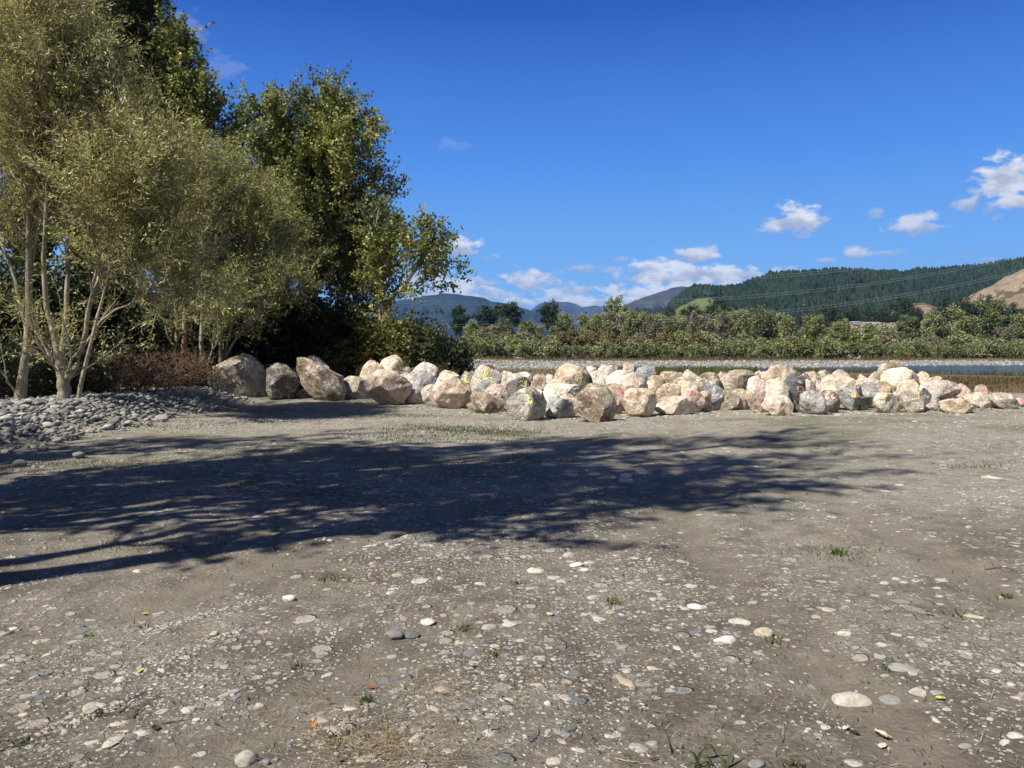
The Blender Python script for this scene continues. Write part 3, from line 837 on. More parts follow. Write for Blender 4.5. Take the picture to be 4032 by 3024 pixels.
  [('y', 7, 8, [[(880, 410), (900, 460), (930, 425), (952, 460)], [(885, 440), (945, 440)], [(1072, 470), (1082, 485)]])], {'d': 19.9}),
 (3, 1, 'pink', 'pink splashed boulder with a dark undercut behind the long cream one', [(620, 410), (700, 392), (760, 430), (810, 480), (832, 550), (780, 590), (730, 587), (700, 540), (640, 470)],
  [('p', 7, 7, [[(930, 512), (1000, 525), (940, 545), (1035, 552), (960, 572), (1060, 568)], [(940, 515), (945, 570)]])], {'d': 19.4}),
 (3, 1, 'tan', 'small tan and white rock left of the domed tan boulder', [(770, 432), (850, 425), (885, 450), (880, 520), (870, 572), (830, 575), (800, 500)], [], {'d': 19.7}),
 (3, 2, 'olive', 'round speckled tan boulder overhanging the grey wedge', [(750, 330), (770, 285), (860, 262), (920, 270), (968, 310), (940, 350), (850, 400), (800, 425), (770, 400)], [], {}),
 (3, 1, 'blue', 'small grey wedge shaped rock with a flat pale top', [(820, 420), (850, 355), (900, 380), (960, 400), (985, 414), (960, 450), (840, 450)], [], {'d': 20.0, 'soft': 0.15}),
 (3, 2, 'brown', 'big tilted brown boulder with a black shadowed hollow on its right', [(880, 355), (960, 320), (1060, 270), (1130, 240), (1210, 245), (1265, 285), (1262, 320), (1200, 405), (1060, 430), (1000, 425), (920, 390)], [], {'t': 0.6}),
 (3, 4, 'pink', 'pinkish rock at the back between the speckled boulder and the tilted brown one', [(925, 268), (980, 248), (1030, 262), (1030, 300), (950, 300)], [], {}),
 (3, 3, 'blue', 'grey rock leaning on the back of the tilted brown boulder', [(1000, 300), (1040, 260), (1110, 243), (1120, 280), (1030, 320)], [], {}),
 (3, 0, 'olive', 'domed tan boulder with a dark notch underneath, centre of the front row', [(855, 510), (880, 440), (950, 410), (1040, 425), (1100, 460), (1140, 510), (1130, 560), (1050, 590), (890, 580), (865, 550)], [], {'t': 0.5}),
 (3, 1, 'tan', 'smooth tan boulder right behind the domed one', [(1060, 430), (1110, 400), (1210, 405), (1230, 480), (1230, 560), (1130, 563), (1090, 480)], [], {'d': 20.3}),
 (3, 4, 'white', 'small white rock left of the broad tan rough boulder', [(1250, 285), (1290, 243), (1327, 252), (1330, 310), (1265, 310)], [], {}),
 (3, 3, 'tan', 'broad rough tan boulder with ripples, highest right of centre', [(1320, 290), (1340, 240), (1400, 205), (1490, 193), (1580, 210), (1650, 250), (1665, 280), (1570, 320), (1400, 330), (1330, 310)], [], {'rough': 1.7}),
 (3, 1, 'pink', 'pink grey boulder with a black shaded base, left of the 61 boulder', [(1200, 410), (1220, 330), (1290, 300), (1370, 320), (1400, 345), (1370, 420), (1360, 590), (1250, 585), (1215, 520)],
  [('w', 7, 5, [[(1900, 470), (1975, 420)]])], {'d': 19.5}),
 (3, 0, 'cream', 'upright tan boulder with an orange edge and pink 61', [(1345, 430), (1370, 345), (1440, 325), (1520, 350), (1578, 400), (1572, 450), (1560, 530), (1480, 560), (1380, 580), (1340, 530)],
  [('p', 8, 6, [[(182, 520), (115, 525), (132, 632)], [(140, 585), (165, 605), (150, 628)], [(200, 530), (208, 600), (190, 642), (238, 628)], [(206, 585), (232, 640)]])], {'d': 19.45, 't': 0.4}),
 (3, 0, 'cream', 'rounded tan boulder standing before the pink 61 boulder', [(1345, 560), (1360, 510), (1420, 470), (1490, 455), (1580, 475), (1597, 570), (1560, 625), (1420, 632), (1370, 600)], [], {'d': 18.45, 't': 0.5}),
 (3, 0, 'slate', 'tall pointed dark slate boulder with pink strokes', [(1525, 350), (1560, 290), (1600, 272), (1640, 290), (1690, 350), (1697, 420), (1672, 560), (1640, 592), (1600, 580), (1570, 480), (1540, 400)],
  [('p', 8, 4.5, [[(565, 580), (612, 560), (600, 600), (645, 600), (660, 545), (640, 495), (568, 492), (572, 545)]])], {'d': 19.5, 'soft': 0.1, 't': 0.4}),
 (3, 2, 'white', 'whitish tan rock behind the top of the pink 61 boulder', [(1430, 330), (1480, 298), (1540, 325), (1540, 370), (1450, 370)], [], {}),
 (3, 2, 'dark', 'dark veined round boulder right behind the slate one', [(1650, 300), (1700, 265), (1770, 280), (1797, 330), (1795, 385), (1750, 395), (1690, 350)], [], {'rough': 1.6}),
 (3, 1, 'tan', 'tan boulder with a rusty corner between slate and the grey front one', [(1640, 330), (1700, 320), (1740, 340), (1800, 400), (1825, 455), (1740, 470), (1670, 440)], [], {'d': 20.1}),
 (3, 0, 'grey', 'grey lichen crusted boulder in the front row right of the slate one', [(1665, 570), (1670, 470), (1700, 425), (1780, 420), (1830, 470), (1880, 520), (1925, 550), (1910, 600), (1820, 622), (1740, 612), (1690, 600)], [], {'rough': 1.6, 't': 0.5}),
 (3, 4, 'tan', 'tan rock with a pink edge at the back, behind the dark veined boulder', [(1695, 275), (1760, 248), (1810, 268), (1855, 310), (1800, 340), (1720, 320)], [('p', 8, 4, [[(700, 270), (740, 264)]])], {}),
 (3, 4, 'olive', 'smooth sandy round topped rock at the back before the water', [(1790, 275), (1850, 238), (1910, 245), (1940, 280), (1890, 310), (1810, 310)], [], {}),
 (4, 4, 'pale', 'sandy boulder with a grey right side at the back before the water', [(210, 340), (260, 285), (330, 280), (390, 325), (390, 360), (300, 380), (225, 370)], [], {'d': 25.3}),
 (4, 3, 'tan', 'tan rock low in front of the two sandy boulders by the water', [(95, 390), (130, 350), (200, 335), (290, 345), (315, 375), (250, 410), (130, 410)], [], {}),
 (4, 4, 'tan', 'small tan rock alone at the back left of the brown topmost boulder', [(468, 360), (510, 330), (560, 342), (572, 385), (500, 395)], [], {}),
 (4, 4, 'olive', 'rounded brown rock at the foot of the topmost boulder', [(570, 370), (600, 320), (650, 303), (720, 318), (730, 380), (640, 395)], [], {}),
 (4, 4, 'olive', 'brown topmost boulder of the heap, with a magenta dab, right part', [(690, 330), (710, 270), (740, 215), (800, 192), (870, 205), (912, 240), (920, 290), (830, 330), (740, 350)], [('p', 9, 4.5, [[(160, 197), (183, 175)]])], {}),
 (4, 2, 'cream', 'big cream boulder with a pink Y and a black slot on its lower left', [(708, 390), (720, 330), (780, 295), (880, 270), (960, 262), (1040, 290), (1095, 360), (1112, 410), (1090, 440), (1000, 470), (900, 500), (850, 495), (800, 430)],
  [('p', 9, 4.5, [[(375, 300), (380, 330), (360, 385)], [(402, 318), (380, 335)]])], {}),
 (4, 2, 'tan', 'yellow tan boulder in the middle of the right part, below the small lone rock', [(200, 400), (280, 362), (380, 350), (440, 375), (450, 430), (330, 480), (220, 430)], [], {}),
 (4, 1, 'cream', 'cream and ochre mottled boulder above the pale red 66', [(40, 480), (80, 400), (170, 390), (260, 430), (310, 480), (250, 540), (90, 540)], [], {}),
 (4, 2, 'pink', 'pale pink flecked rock left of the cream and ochre boulder', [(20, 440), (35, 390), (80, 385), (100, 430), (90, 480), (30, 480)], [], {}),
 (4, 0, 'brown', 'reddish brown boulder with pale red 66 and a dark base', [(50, 545), (120, 500), (220, 520), (270, 580), (282, 680), (220, 698), (120, 670), (80, 610)],
  [('w', 8, 4.5, [[(1040, 600), (1005, 660), (1030, 695), (1062, 670), (1010, 655)], [(1130, 605), (1098, 655), (1120, 690), (1160, 670), (1105, 655)]])], {'d': 19.6}),
 (4, 2, 'pink', 'flat pinkish boulder in the right part, left of the black slot', [(430, 420), (520, 370), (610, 385), (710, 405), (720, 450), (560, 460), (450, 450)], [], {}),
 (4, 1, 'grey', 'lilac grey boulder with orange 63', [(470, 450), (560, 425), (660, 420), (740, 460), (832, 530), (780, 580), (680, 600), (640, 690), (590, 690), (500, 540)],
  [('o', 8, 5, [[(1890, 470), (1868, 530), (1885, 582), (1905, 555), (1872, 545)], [(1908, 480), (1932, 490), (1915, 525), (1938, 550), (1905, 585)]])], {}),
 (4, 1, 'dark', 'small dark grey knob left of the lilac grey 63 boulder', [(463, 440), (485, 425), (512, 440), (518, 520), (490, 530), (465, 510)], [], {'d': 20.3}),
 (4, 2, 'tan', 'rusty streaked boulder with an orange M, under the big cream one', [(600, 420), (680, 400), (760, 400), (815, 450), (832, 520), (760, 540), (660, 480)],
  [('o', 8, 4.5, [[(1972, 545), (1985, 475), (2002, 525), (2022, 480), (2032, 545)]])], {'d': 20.9}),
 (4, 1, 'cream', 'pale yellow grey block with pink 75', [(880, 510), (900, 410), (960, 395), (1080, 390), (1112, 430), (1145, 490), (1100, 540), (950, 550)],
  [('p', 9, 4, [[(312, 460), (372, 462), (342, 492)], [(410, 468), (378, 466), (376, 480), (402, 484), (400, 498), (376, 500)], [(415, 470), (442, 480), (425, 500)]])], {'d': 20.8}),
 (4, 0, 'blue', 'blue grey slanted boulder with orange 68', [(258, 520), (310, 475), (400, 490), (480, 530), (560, 590), (602, 660), (590, 682), (500, 680), (430, 695), (400, 702), (330, 620), (285, 560)],
  [('o', 8, 5, [[(1445, 588), (1415, 630), (1435, 665), (1458, 640), (1422, 632)], [(1478, 592), (1462, 615), (1490, 645), (1475, 668), (1458, 648), (1490, 612), (1478, 592)]])], {'soft': 0.15, 't': 0.45}),
 (4, 0, 'pale', 'light grey boulder with faint orange 65 in the front row', [(640, 600), (660, 550), (730, 520), (840, 550), (900, 560), (950, 600), (972, 660), (880, 720), (790, 725), (720, 715), (650, 650)],
  [('o', 8, 4.5, [[(1945, 595), (1912, 640), (1935, 672), (1955, 645), (1918, 640)], [(2012, 635), (1980, 638), (1978, 655), (2008, 660), (2000, 678), (1975, 675)]])], {'t': 0.5}),
 (4, 0, 'pale', 'pale mottled upright boulder with an orange edge, left of the pink 72', [(940, 520), (980, 500), (1060, 490), (1110, 520), (1150, 580), (1167, 660), (1150, 725), (1000, 727), (975, 680), (950, 600)],
  [('o', 9, 6, [[(472, 620), (492, 660), (520, 688)]])], {'t': 0.45}),
 (4, 0, 'grey', 'brown grey boulder with 72 on a pink square', [(1150, 590), (1190, 560), (1260, 575), (1330, 590), (1367, 640), (1360, 702), (1320, 717), (1200, 712), (1165, 680)],
  [('p', 9, 7.5, [[(570, 765), (618, 762), (585, 825)], [(618, 785), (645, 778), (640, 800), (618, 828), (652, 826)]])], {'t': 0.45}),
 (4, 1, 'pale', 'big smooth grey tan boulder lying over the others on the right', [(1150, 480), (1170, 440), (1280, 410), (1400, 397), (1500, 440), (1532, 500), (1480, 565), (1350, 617), (1300, 595), (1240, 560), (1180, 520)], [], {'d': 20.2, 'up': 1, 'rough': 0.6, 't': 0.55}),
 (4, 1, 'slate', 'small slate grey slab left of the big smooth boulder', [(1125, 530), (1160, 475), (1200, 480), (1245, 575), (1190, 590), (1140, 585)], [], {'d': 19.9, 'soft': 0.1}),
 (4, 3, 'tan', 'tan peaked rock with a pink edge, behind the big smooth boulder', [(1085, 340), (1130, 300), (1190, 330), (1235, 375), (1200, 430), (1105, 430)], [('p', 9, 3.5, [[(545, 272), (585, 300)]])], {}),
 (4, 2, 'tan', 'tan angular boulder just behind the big smooth one', [(1120, 450), (1180, 382), (1260, 370), (1300, 350), (1350, 378), (1400, 410), (1280, 450), (1170, 470)], [], {}),
 (4, 1, 'pink', 'pink splashed boulder right of the big smooth one', [(1480, 560), (1500, 430), (1560, 430), (1610, 470), (1665, 525), (1620, 580), (1530, 590)],
  [('p', 9, 6, [[(1120, 512), (1165, 508), (1130, 535), (1162, 562)], [(1205, 590), (1262, 588)]])], {'d': 20.6}),
 (4, 0, 'tan', 'low tan boulder with dark cracks at the front of the right end', [(1350, 625), (1440, 590), (1560, 585), (1640, 600), (1692, 680), (1680, 732), (1560, 732), (1440, 712), (1370, 700)], [], {'t': 0.5}),
 (4, 0, 'cream', 'tan boulder with a pink top stripe over a black undercut', [(1590, 600), (1640, 540), (1720, 525), (1830, 540), (1900, 590), (1932, 660), (1880, 692), (1780, 692), (1700, 665), (1640, 640)],
  [('p', 9, 5.5, [[(1340, 622), (1410, 630), (1480, 640)]])], {'d': 20.3}),
 (4, 2, 'tan', 'upright rock with pink 28 standing behind the right end', [(1695, 540), (1720, 470), (1770, 440), (1822, 445), (1852, 490), (1862, 550), (1760, 570)],
  [('p', 9, 5, [[(1515, 556), (1558, 545), (1555, 570), (1530, 602), (1568, 600)], [(1592, 545), (1616, 560), (1582, 585), (1612, 602), (1595, 615), (1585, 590), (1610, 560)]])], {}),
 (4, 0, 'olive', 'wide flat topped boulder with a pink stripe near the right edge', [(1830, 570), (1880, 528), (1940, 525), (2010, 530), (2090, 540), (2132, 600), (2142, 670), (2110, 707), (2000, 702), (1930, 650)],
  [('p', 9, 6, [[(1880, 622), (1950, 622), (2012, 640)]])], {'t': 0.55}),
 (4, 0, 'tan', 'last small tan rock at the right edge, with pink 20', [(2115, 650), (2140, 580), (2200, 588), (2225, 640), (2205, 692), (2130, 692)],
  [('p', 9, 6.5, [[(2110, 722), (2150, 714), (2145, 740), (2122, 772), (2152, 778)], [(2172, 720), (2198, 750), (2182, 785), (2162, 750), (2172, 720)]])], {'d': 20.6}),
 (4, 1, 'tan', 'small tan rock wedged between the light grey boulder and the pale mottled one', [(832, 540), (870, 512), (920, 520), (950, 560), (955, 640), (880, 600)], [], {}),
]
BOULDERS = [build_boulder(s, 11 + i) for i, s in enumerate(B)]

# ------------------------------------------------------------------ trees
def tubes(P, Rr, S):
    """A batch of T polylines with K points each -> one set of tapered tubes."""
    T, K, _ = P.shape
    tg = np.gradient(P, axis=1)
    tg /= np.linalg.norm(tg, axis=2, keepdims=True) + 1e-9
    ref = np.where(np.abs(tg[..., 2:3]) > 0.9, np.array([1.0, 0.2, 0.0]), np.array([0.1, 0.2, 1.0]))
    n1 = np.cross(tg, ref); n1 /= np.linalg.norm(n1, axis=2, keepdims=True) + 1e-9
    n2 = np.cross(tg, n1)
    an = np.arange(S) * 2 * np.pi / S
    ring = n1[:, :, None, :] * np.cos(an)[None, None, :, None] + n2[:, :, None, :] * np.sin(an)[None, None, :, None]
    V = P[:, :, None, :] + ring * Rr[:, :, None, None]
    idx = np.arange(T * K * S).reshape(T, K, S)
    a = idx[:, :-1, :]; b = np.roll(a, -1, 2)
    d = idx[:, 1:, :]; c = np.roll(d, -1, 2)
    F = np.stack([a.ravel(), b.ravel(), c.ravel(), d.ravel()], 1)
    return V.reshape(-1, 3), F


def merge(parts):
    V, F, o = [], [], 0
    for v, f in parts:
        V.append(v); F.append(f + o); o += len(v)
    return np.concatenate(V), np.concatenate(F)


def resample(pts, K):
    pts = np.asarray(pts, float)
    s = np.concatenate([[0], np.cumsum(np.linalg.norm(np.diff(pts, axis=0), axis=1))])
    u = np.linspace(0, s[-1], K)
    # smooth the corners with a small moving average on a fine resample
    fine = np.linspace(0, s[-1], 60)
    Q = np.stack([np.interp(fine, s, pts[:, i]) for i in range(3)], 1)
    for _ in range(6):
        Q[1:-1] = (Q[:-2] + 2 * Q[1:-1] + Q[2:]) / 4
    return np.stack([np.interp(u, fine, Q[:, i]) for i in range(3)], 1)


def unit(v): return v / (np.linalg.norm(v, axis=-1, keepdims=True) + 1e-9)


def walk(rg, P0, D0, L, K, up, wob):
    """Grow N polylines of K points from P0 along D0."""
    N = len(P0)
    P = np.zeros((N, K, 3)); P[:, 0] = P0
    D = D0.copy()
    st = (L / (K - 1))[:, None]
    for k in range(1, K):
        D = unit(D + rg.normal(0, wob, (N, 3)) + np.array([0, 0, up]))
        P[:, k] = P[:, k - 1] + D * st
    return P


def sample_on(P, i, u):
    """Points and tangents on polylines P[i] at parameter u in 0..1."""
    K = P.shape[1]
    f = np.clip(u, 0, 0.999) * (K - 1)
    k = f.astype(int); r = (f - k)[:, None]
    a, b = P[i, k], P[i, k + 1]
    return a * (1 - r) + b * r, unit(b - a)


def leaf_quads(rg, C, A, ln, wd, fold=0.12):
    """Pointed leaf faces: C base points, A axes, ln lengths, wd half widths."""
    n = len(C)
    s = unit(np.cross(A, rg.normal(0, 1, (n, 3))))
    nn = np.cross(A, s)
    mid = C + A * (ln * 0.42)[:, None] + nn * (ln * fold * rg.uniform(-1, 1, n))[:, None]
    V = np.stack([C, mid + s * wd[:, None], C + A * ln[:, None], mid - s * wd[:, None]], 1).reshape(-1, 3)
    F = np.arange(4 * n).reshape(n, 4)
    return V, F


def tree(name, label, cat, loc, stems, p, seed, mats, group=None, sides=7):
    """A tree: an Empty with a trunk (all wood) and a crown (leaves).
    stems: list of (points relative to loc, base radius, tip radius)."""
    rg = np.random.default_rng(seed)
    parts = []
    SP_ = np.stack([resample(s[0], 14) for s in stems])
    SP_[:, 1:-1] += rg.normal(0, p.get('stemwob', 0.012), SP_[:, 1:-1].shape) * np.array([1, 1, 0.3])
    u = np.linspace(0, 1, 14)
    SR = np.stack([s[1] + (s[2] - s[1]) * u ** 0.8 for s in stems])
    for i, s in enumerate(stems):
        if s[1] > 0.07:
            SR[i, 0] *= 1.35; SR[i, 1] *= 1.05
    parts.append(tubes(SP_, SR, sides))
    slen = np.array([np.linalg.norm(np.diff(SP_[i], axis=0), axis=1).sum() for i in range(len(stems))])
    # main branches
    nb = p['nb']
    pr = slen / slen.sum()
    bi = rg.choice(len(stems), nb, p=pr)
    t0 = p.get('t0', 0.25)
    bu = t0 + (1 - t0) * rg.random(nb) ** p.get('bpow', 0.9)
    bp_, bt = sample_on(SP_, bi, bu)
    br = np.stack([np.interp(x, u, SR[i]) for i, x in zip(bi, bu)])
    rad = rg.normal(0, 1, (nb, 3)); rad[:, 2] *= 0.3
    if 'lean' in p: rad += np.array(p['lean'])
    rad = unit(rad - bt * (rad * bt).sum(1, keepdims=True))
    ang = rg.uniform(*p.get('ang', (0.6, 1.1)), nb)[:, None]
    D0 = unit(bt * np.cos(ang) + rad * np.sin(ang))
    prof = p.get('prof', lambda x: np.sin(np.pi * (0.15 + 0.8 * x)) ** 0.7)
    rel = (bu - t0) / (1 - t0)
    bl = p['bl'] * prof(rel) * rg.uniform(0.6, 1.15, nb) + 0.15
    BP = walk(rg, bp_, D0, bl, 8, p.get('up', 0.06), p.get('wob', 0.12))
    r0 = np.minimum(br * 0.62, p.get('brad', 0.035) * (bl / p['bl'] + 0.25))
    BR = r0[:, None] * (1 - 0.78 * np.linspace(0, 1, 8))[None]
    parts.append(tubes(BP, BR, 5))
    # twigs
    nt = p['nt']
    ti = rg.choice(nb, nt, p=bl / bl.sum())
    tu = 0.12 + 0.88 * rg.random(nt) ** 0.75
    tp, tt = sample_on(BP, ti, tu)
    rad = unit(rg.normal(0, 1, (nt, 3)))
    rad = unit(rad - tt * (rad * tt).sum(1, keepdims=True))
    ang = rg.uniform(0.3, 1.1, nt)[:, None]
    D0 = unit(tt * np.cos(ang) + rad * np.sin(ang))
    tl = p['tl'] * rg.uniform(0.5, 1.2, nt)
    TP = walk(rg, tp, D0, tl, 5, p.get('tup', 0.03), 0.16)
    TR = np.full(nt, p.get('trad', 0.006))[:, None] * (1 - 0.7 * np.linspace(0, 1, 5))[None]
    parts.append(tubes(TP, TR, 3))
    V, F = merge(parts)
    root = empty(name, loc, label, cat, group)
    link('trunk', mesh_np('trunk', V, F, [mats[0]]), root)
    # leaves
    nl = p['nl']
    if nl:
        w_ = tl * rg.uniform(0.2, 1.6, nt) * p.get('leafbias', lambda x: 1.0 + 0 * x)(tu)
        li = rg.choice(nt, nl, p=w_ / w_.sum())
        lu = rg.random(nl) ** 0.8
        lp, lt = sample_on(TP, li, lu)
        lp = lp + rg.normal(0, p.get('lj', 0.05), (nl, 3))
        A = unit(lt * p.get('lalign', 0.6) + unit(rg.normal(0, 1, (nl, 3))) + np.array([0, 0, p.get('droop', -0.25)]))
        ln = p['ll'] * rg.uniform(0.6, 1.25, nl)
        Vl, Fl = leaf_quads(rg, lp, A, ln, ln * p['lw'])
        tone = rg.random(nt)[li] * 0.35 + rg.random(nb)[ti][li] * 0.3 + rg.random(nl) * 0.35
        tone = np.clip((tone - 0.5) * 1.6 + 0.5, 0, 1)
        link('crown', mesh_np('crown', Vl, Fl, [mats[1]], tone=tone), root)
    return root


BK_PALE = bark_mat('pale_willow_bark', (0.16, 0.135, 0.095), (0.44, 0.385, 0.285))
BK_GREY = bark_mat('grey_bark', (0.09, 0.08, 0.07), (0.24, 0.21, 0.18))
BK_ORNG = bark_mat('orange_tan_bark', (0.22, 0.14, 0.08), (0.42, 0.30, 0.20))
BK_DARK = bark_mat('dark_bark', (0.05, 0.042, 0.035), (0.13, 0.11, 0.09))
LF_WILLOW = leaf_mat('willow_leaves', (0.1534, 0.1450, 0.0507), (0.3499, 0.3107, 0.1156), (0.6000, 0.6000, 0.2798), 0.30, 0.5)
LF_WILLOW2 = leaf_mat('greener_willow_leaves', (0.1262, 0.1367, 0.0444), (0.2906, 0.2847, 0.0964), (0.6000, 0.5806, 0.2129), 0.30, 0.5)
LF_POPLAR = leaf_mat('poplar_leaves', (0.0183, 0.0336, 0.0122), (0.0458, 0.0701, 0.0199), (0.1296, 0.1372, 0.0427), 0.28, 0.5, 0.3)
LF_COTTON = leaf_mat('cottonwood_leaves', (0.0590, 0.0854, 0.0266), (0.1579, 0.1856, 0.0501), (0.5051, 0.4641, 0.1421), 0.32, 0.5, 0.3)
LF_YELLOW = leaf_mat('yellow_green_leaves', (0.0715, 0.0786, 0.0172), (0.1716, 0.1645, 0.0400), (0.3861, 0.3432, 0.1001), 0.38, 0.5, 0.3)
LF_SHADED = leaf_mat('shade_darkened_shrub_leaves', (0.0100, 0.0175, 0.0063), (0.0225, 0.0350, 0.0112), (0.0562, 0.0775, 0.0225), 0.2, 0.5, 0.3)  # dark green leaves; the shade of the wood is also put into their colour
LF_BRAMBLE = leaf_mat('bramble_leaves', (0.0130, 0.0208, 0.0078), (0.0312, 0.0442, 0.0143), (0.0780, 0.0975, 0.0312), 0.2, 0.45, 0.4)
LF_RUST = leaf_mat('dead_rusty_leaves', (0.0294, 0.0168, 0.0084), (0.0630, 0.0378, 0.0185), (0.1260, 0.0840, 0.0420), 0.2, 0.7, 0.2)


def stem_px(base, pts, wob=0.0):
    """Points in the photo (px, py, distance) -> stem relative to the tree base."""
    return [at(*q) - np.array(base) for q in pts]


WILLOW = dict(nb=230, bl=2.3, nt=2300, tl=0.95, nl=60000, ll=0.115, lw=0.105, lalign=0.9, t0=0.36, ang=(0.4, 1.0), up=0.09, tup=0.03, lj=0.05, brad=0.024, trad=0.0062, droop=-0.2, bpow=0.8)


def base_at(px, py, d, sink=0.06):
    q = at(px, py, d)
    return (q[0], q[1], gz(q[0], q[1]) - sink)


# willow at the far left, one leaning trunk that forks high up
b = base_at(78, 1580, 17.8)
tree('willow_tree', 'willow with a single pale leaning trunk at the far left, behind the cobbles', 'tree', b,
     [(stem_px(b, [(78, 1590, 17.8), (95, 1500, 17.8), (108, 1350, 17.8), (112, 1200, 17.8), (118, 1000, 17.7), (122, 700, 17.6), (128, 330, 17.5), (120, 60, 17.5)]), 0.112, 0.02),
      (stem_px(b, [(112, 1180, 17.8), (135, 950, 17.8), (200, 650, 17.6), (290, 250, 17.4)]), 0.050, 0.015),
      (stem_px(b, [(105, 1300, 17.8), (60, 1100, 17.8), (-30, 850, 18.0), (-80, 500, 18.2)]), 0.050, 0.015),
      (stem_px(b, [(72, 1570, 17.8), (30, 1490, 17.7), (-15, 1440, 17.6), (-90, 1370, 17.5)]), 0.036, 0.02)],
     dict(WILLOW, nb=220, nl=42000, nt=2500), 101, (BK_PALE, LF_WILLOW))

# the willow beside it, a stout trunk splitting into fanned stems
b = base_at(252, 1580, 17.4)
tree('willow_tree', 'willow whose stout grey trunk splits low into three fanned pale stems', 'tree', b,
     [(stem_px(b, [(252, 1600, 17.4), (250, 1520, 17.4), (242, 1430, 17.4), (230, 1390, 17.4)]), 0.152, 0.12),
      (stem_px(b, [(232, 1400, 17.4), (215, 1330, 17.4), (185, 1200, 17.4), (172, 1060, 17.3), (182, 900, 17.2), (190, 600, 17.0), (188, 300, 16.8), (200, 90, 16.8)]), 0.072, 0.015),
      (stem_px(b, [(240, 1410, 17.4), (252, 1380, 17.45), (262, 1270, 17.5), (268, 1150, 17.5), (262, 900, 17.6), (280, 560, 17.7), (290, 330, 17.8)]), 0.072, 0.015),
      (stem_px(b, [(256, 1495, 17.4), (290, 1465, 17.35), (318, 1400, 17.3), (338, 1280, 17.2), (358, 1180, 17.1), (376, 1120, 17.0), (440, 980, 16.9), (460, 760, 16.8), (475, 560, 16.7)]), 0.072, 0.014),
      (stem_px(b, [(366, 1150, 17.1), (395, 1000, 17.0), (390, 850, 17.0), (395, 660, 17.0)]), 0.036, 0.012)],
     dict(WILLOW, nb=250, nl=46000, nt=2800), 102, (BK_PALE, LF_WILLOW))

# slim leaning stem right of it
b = base_at(308, 1580, 17.1)
tree('willow_tree', 'slim willow stem leaning right, closest to the stout forked one', 'tree', b,
     [(stem_px(b, [(308, 1590, 17.1), (318, 1500, 17.1), (345, 1420, 17.1), (362, 1340, 17.0), (392, 1210, 16.9), (420, 1100, 16.8), (460, 990, 16.7), (510, 850, 16.6), (545, 700, 16.5)]), 0.054, 0.012),
      (stem_px(b, [(390, 1270, 16.9), (450, 1220, 16.8), (540, 1190, 16.7), (640, 1150, 16.6)]), 0.022, 0.008)],
     dict(WILLOW, nb=120, nl=26000, nt=1300, t0=0.45, bl=1.9), 103, (BK_PALE, LF_WILLOW))

b = base_at(700, 1450, 24.5)
tree('willow_tree', 'twin trunked willow with orange tan bark behind the cobble bank', 'tree', b,
     [(stem_px(b, [(697, 1470, 24.5), (698, 1380, 24.5), (694, 1240, 24.5), (690, 1160, 24.5), (680, 950, 24.6), (650, 720, 24.8)]), 0.10, 0.015),
      (stem_px(b, [(712, 1480, 24.4), (722, 1400, 24.4), (730, 1230, 24.4), (735, 1120, 24.4), (742, 950, 24.4), (745, 760, 24.4)]), 0.11, 0.015)],
     dict(WILLOW, nb=190, nl=32000, nt=1700, bl=1.9, t0=0.36), 104, (BK_ORNG, LF_WILLOW))

b = base_at(792, 1450, 24.0)
tree('willow_tree', 'thin straight willow between the twin trunked one and the huge pointed boulder', 'tree', b,
     [(stem_px(b, [(792, 1480, 24), (792, 1350, 24), (796, 1200, 24), (800, 1050, 24), (800, 850, 24), (790, 640, 24)]), 0.075, 0.012),
      (stem_px(b, [(800, 1500, 23.8), (830, 1400, 23.8), (865, 1300, 23.7), (900, 1180, 23.6)]), 0.035, 0.01)],
     dict(WILLOW, nb=130, nl=15000, nt=1000, bl=1.6, t0=0.34), 105, (BK_PALE, LF_WILLOW2))

b = base_at(875, 1470, 25.2)
tree('willow_tree', 'grey stemmed many branched willow right behind the huge pointed boulder', 'tree', b,
     [(stem_px(b, [(875, 1490, 25.2), (870, 1400, 25.2), (868, 1250, 25.2), (872, 1100, 25.2), (868, 900, 25.2), (880, 700, 25.3)]), 0.11, 0.014),
      (stem_px(b, [(878, 1430, 25.2), (905, 1300, 25.1), (950, 1180, 25), (1000, 1020, 25), (1030, 860, 25)]), 0.06, 0.012),
      (stem_px(b, [(872, 1440, 25.2), (930, 1330, 25), (1000, 1240, 24.9), (1100, 1130, 24.8)]), 0.05, 0.012)],
     dict(WILLOW, nb=260, nl=36000, nt=2100, bl=2.1, t0=0.34), 106, (BK_GREY, LF_WILLOW2))

b = base_at(1010, 1430, 27)
tree('willow_tree', 'feathery olive willow standing before the big cottonwood', 'tree', b,
     [(stem_px(b, [(1010, 1450, 27), (1000, 1200, 27), (985, 1000, 27), (990, 800, 27)]), 0.12, 0.015),
      (stem_px(b, [(1005, 1300, 27), (1060, 1090, 26.8), (1100, 930, 26.7)]), 0.07, 0.012),
      (stem_px(b, [(1003, 1250, 27), (935, 1040, 26.8), (905, 880, 26.7)]), 0.07, 0.012)],
     dict(WILLOW, nb=260, nl=28000, nt=1500, bl=1.8, t0=0.22), 107, (BK_GREY, LF_WILLOW2))

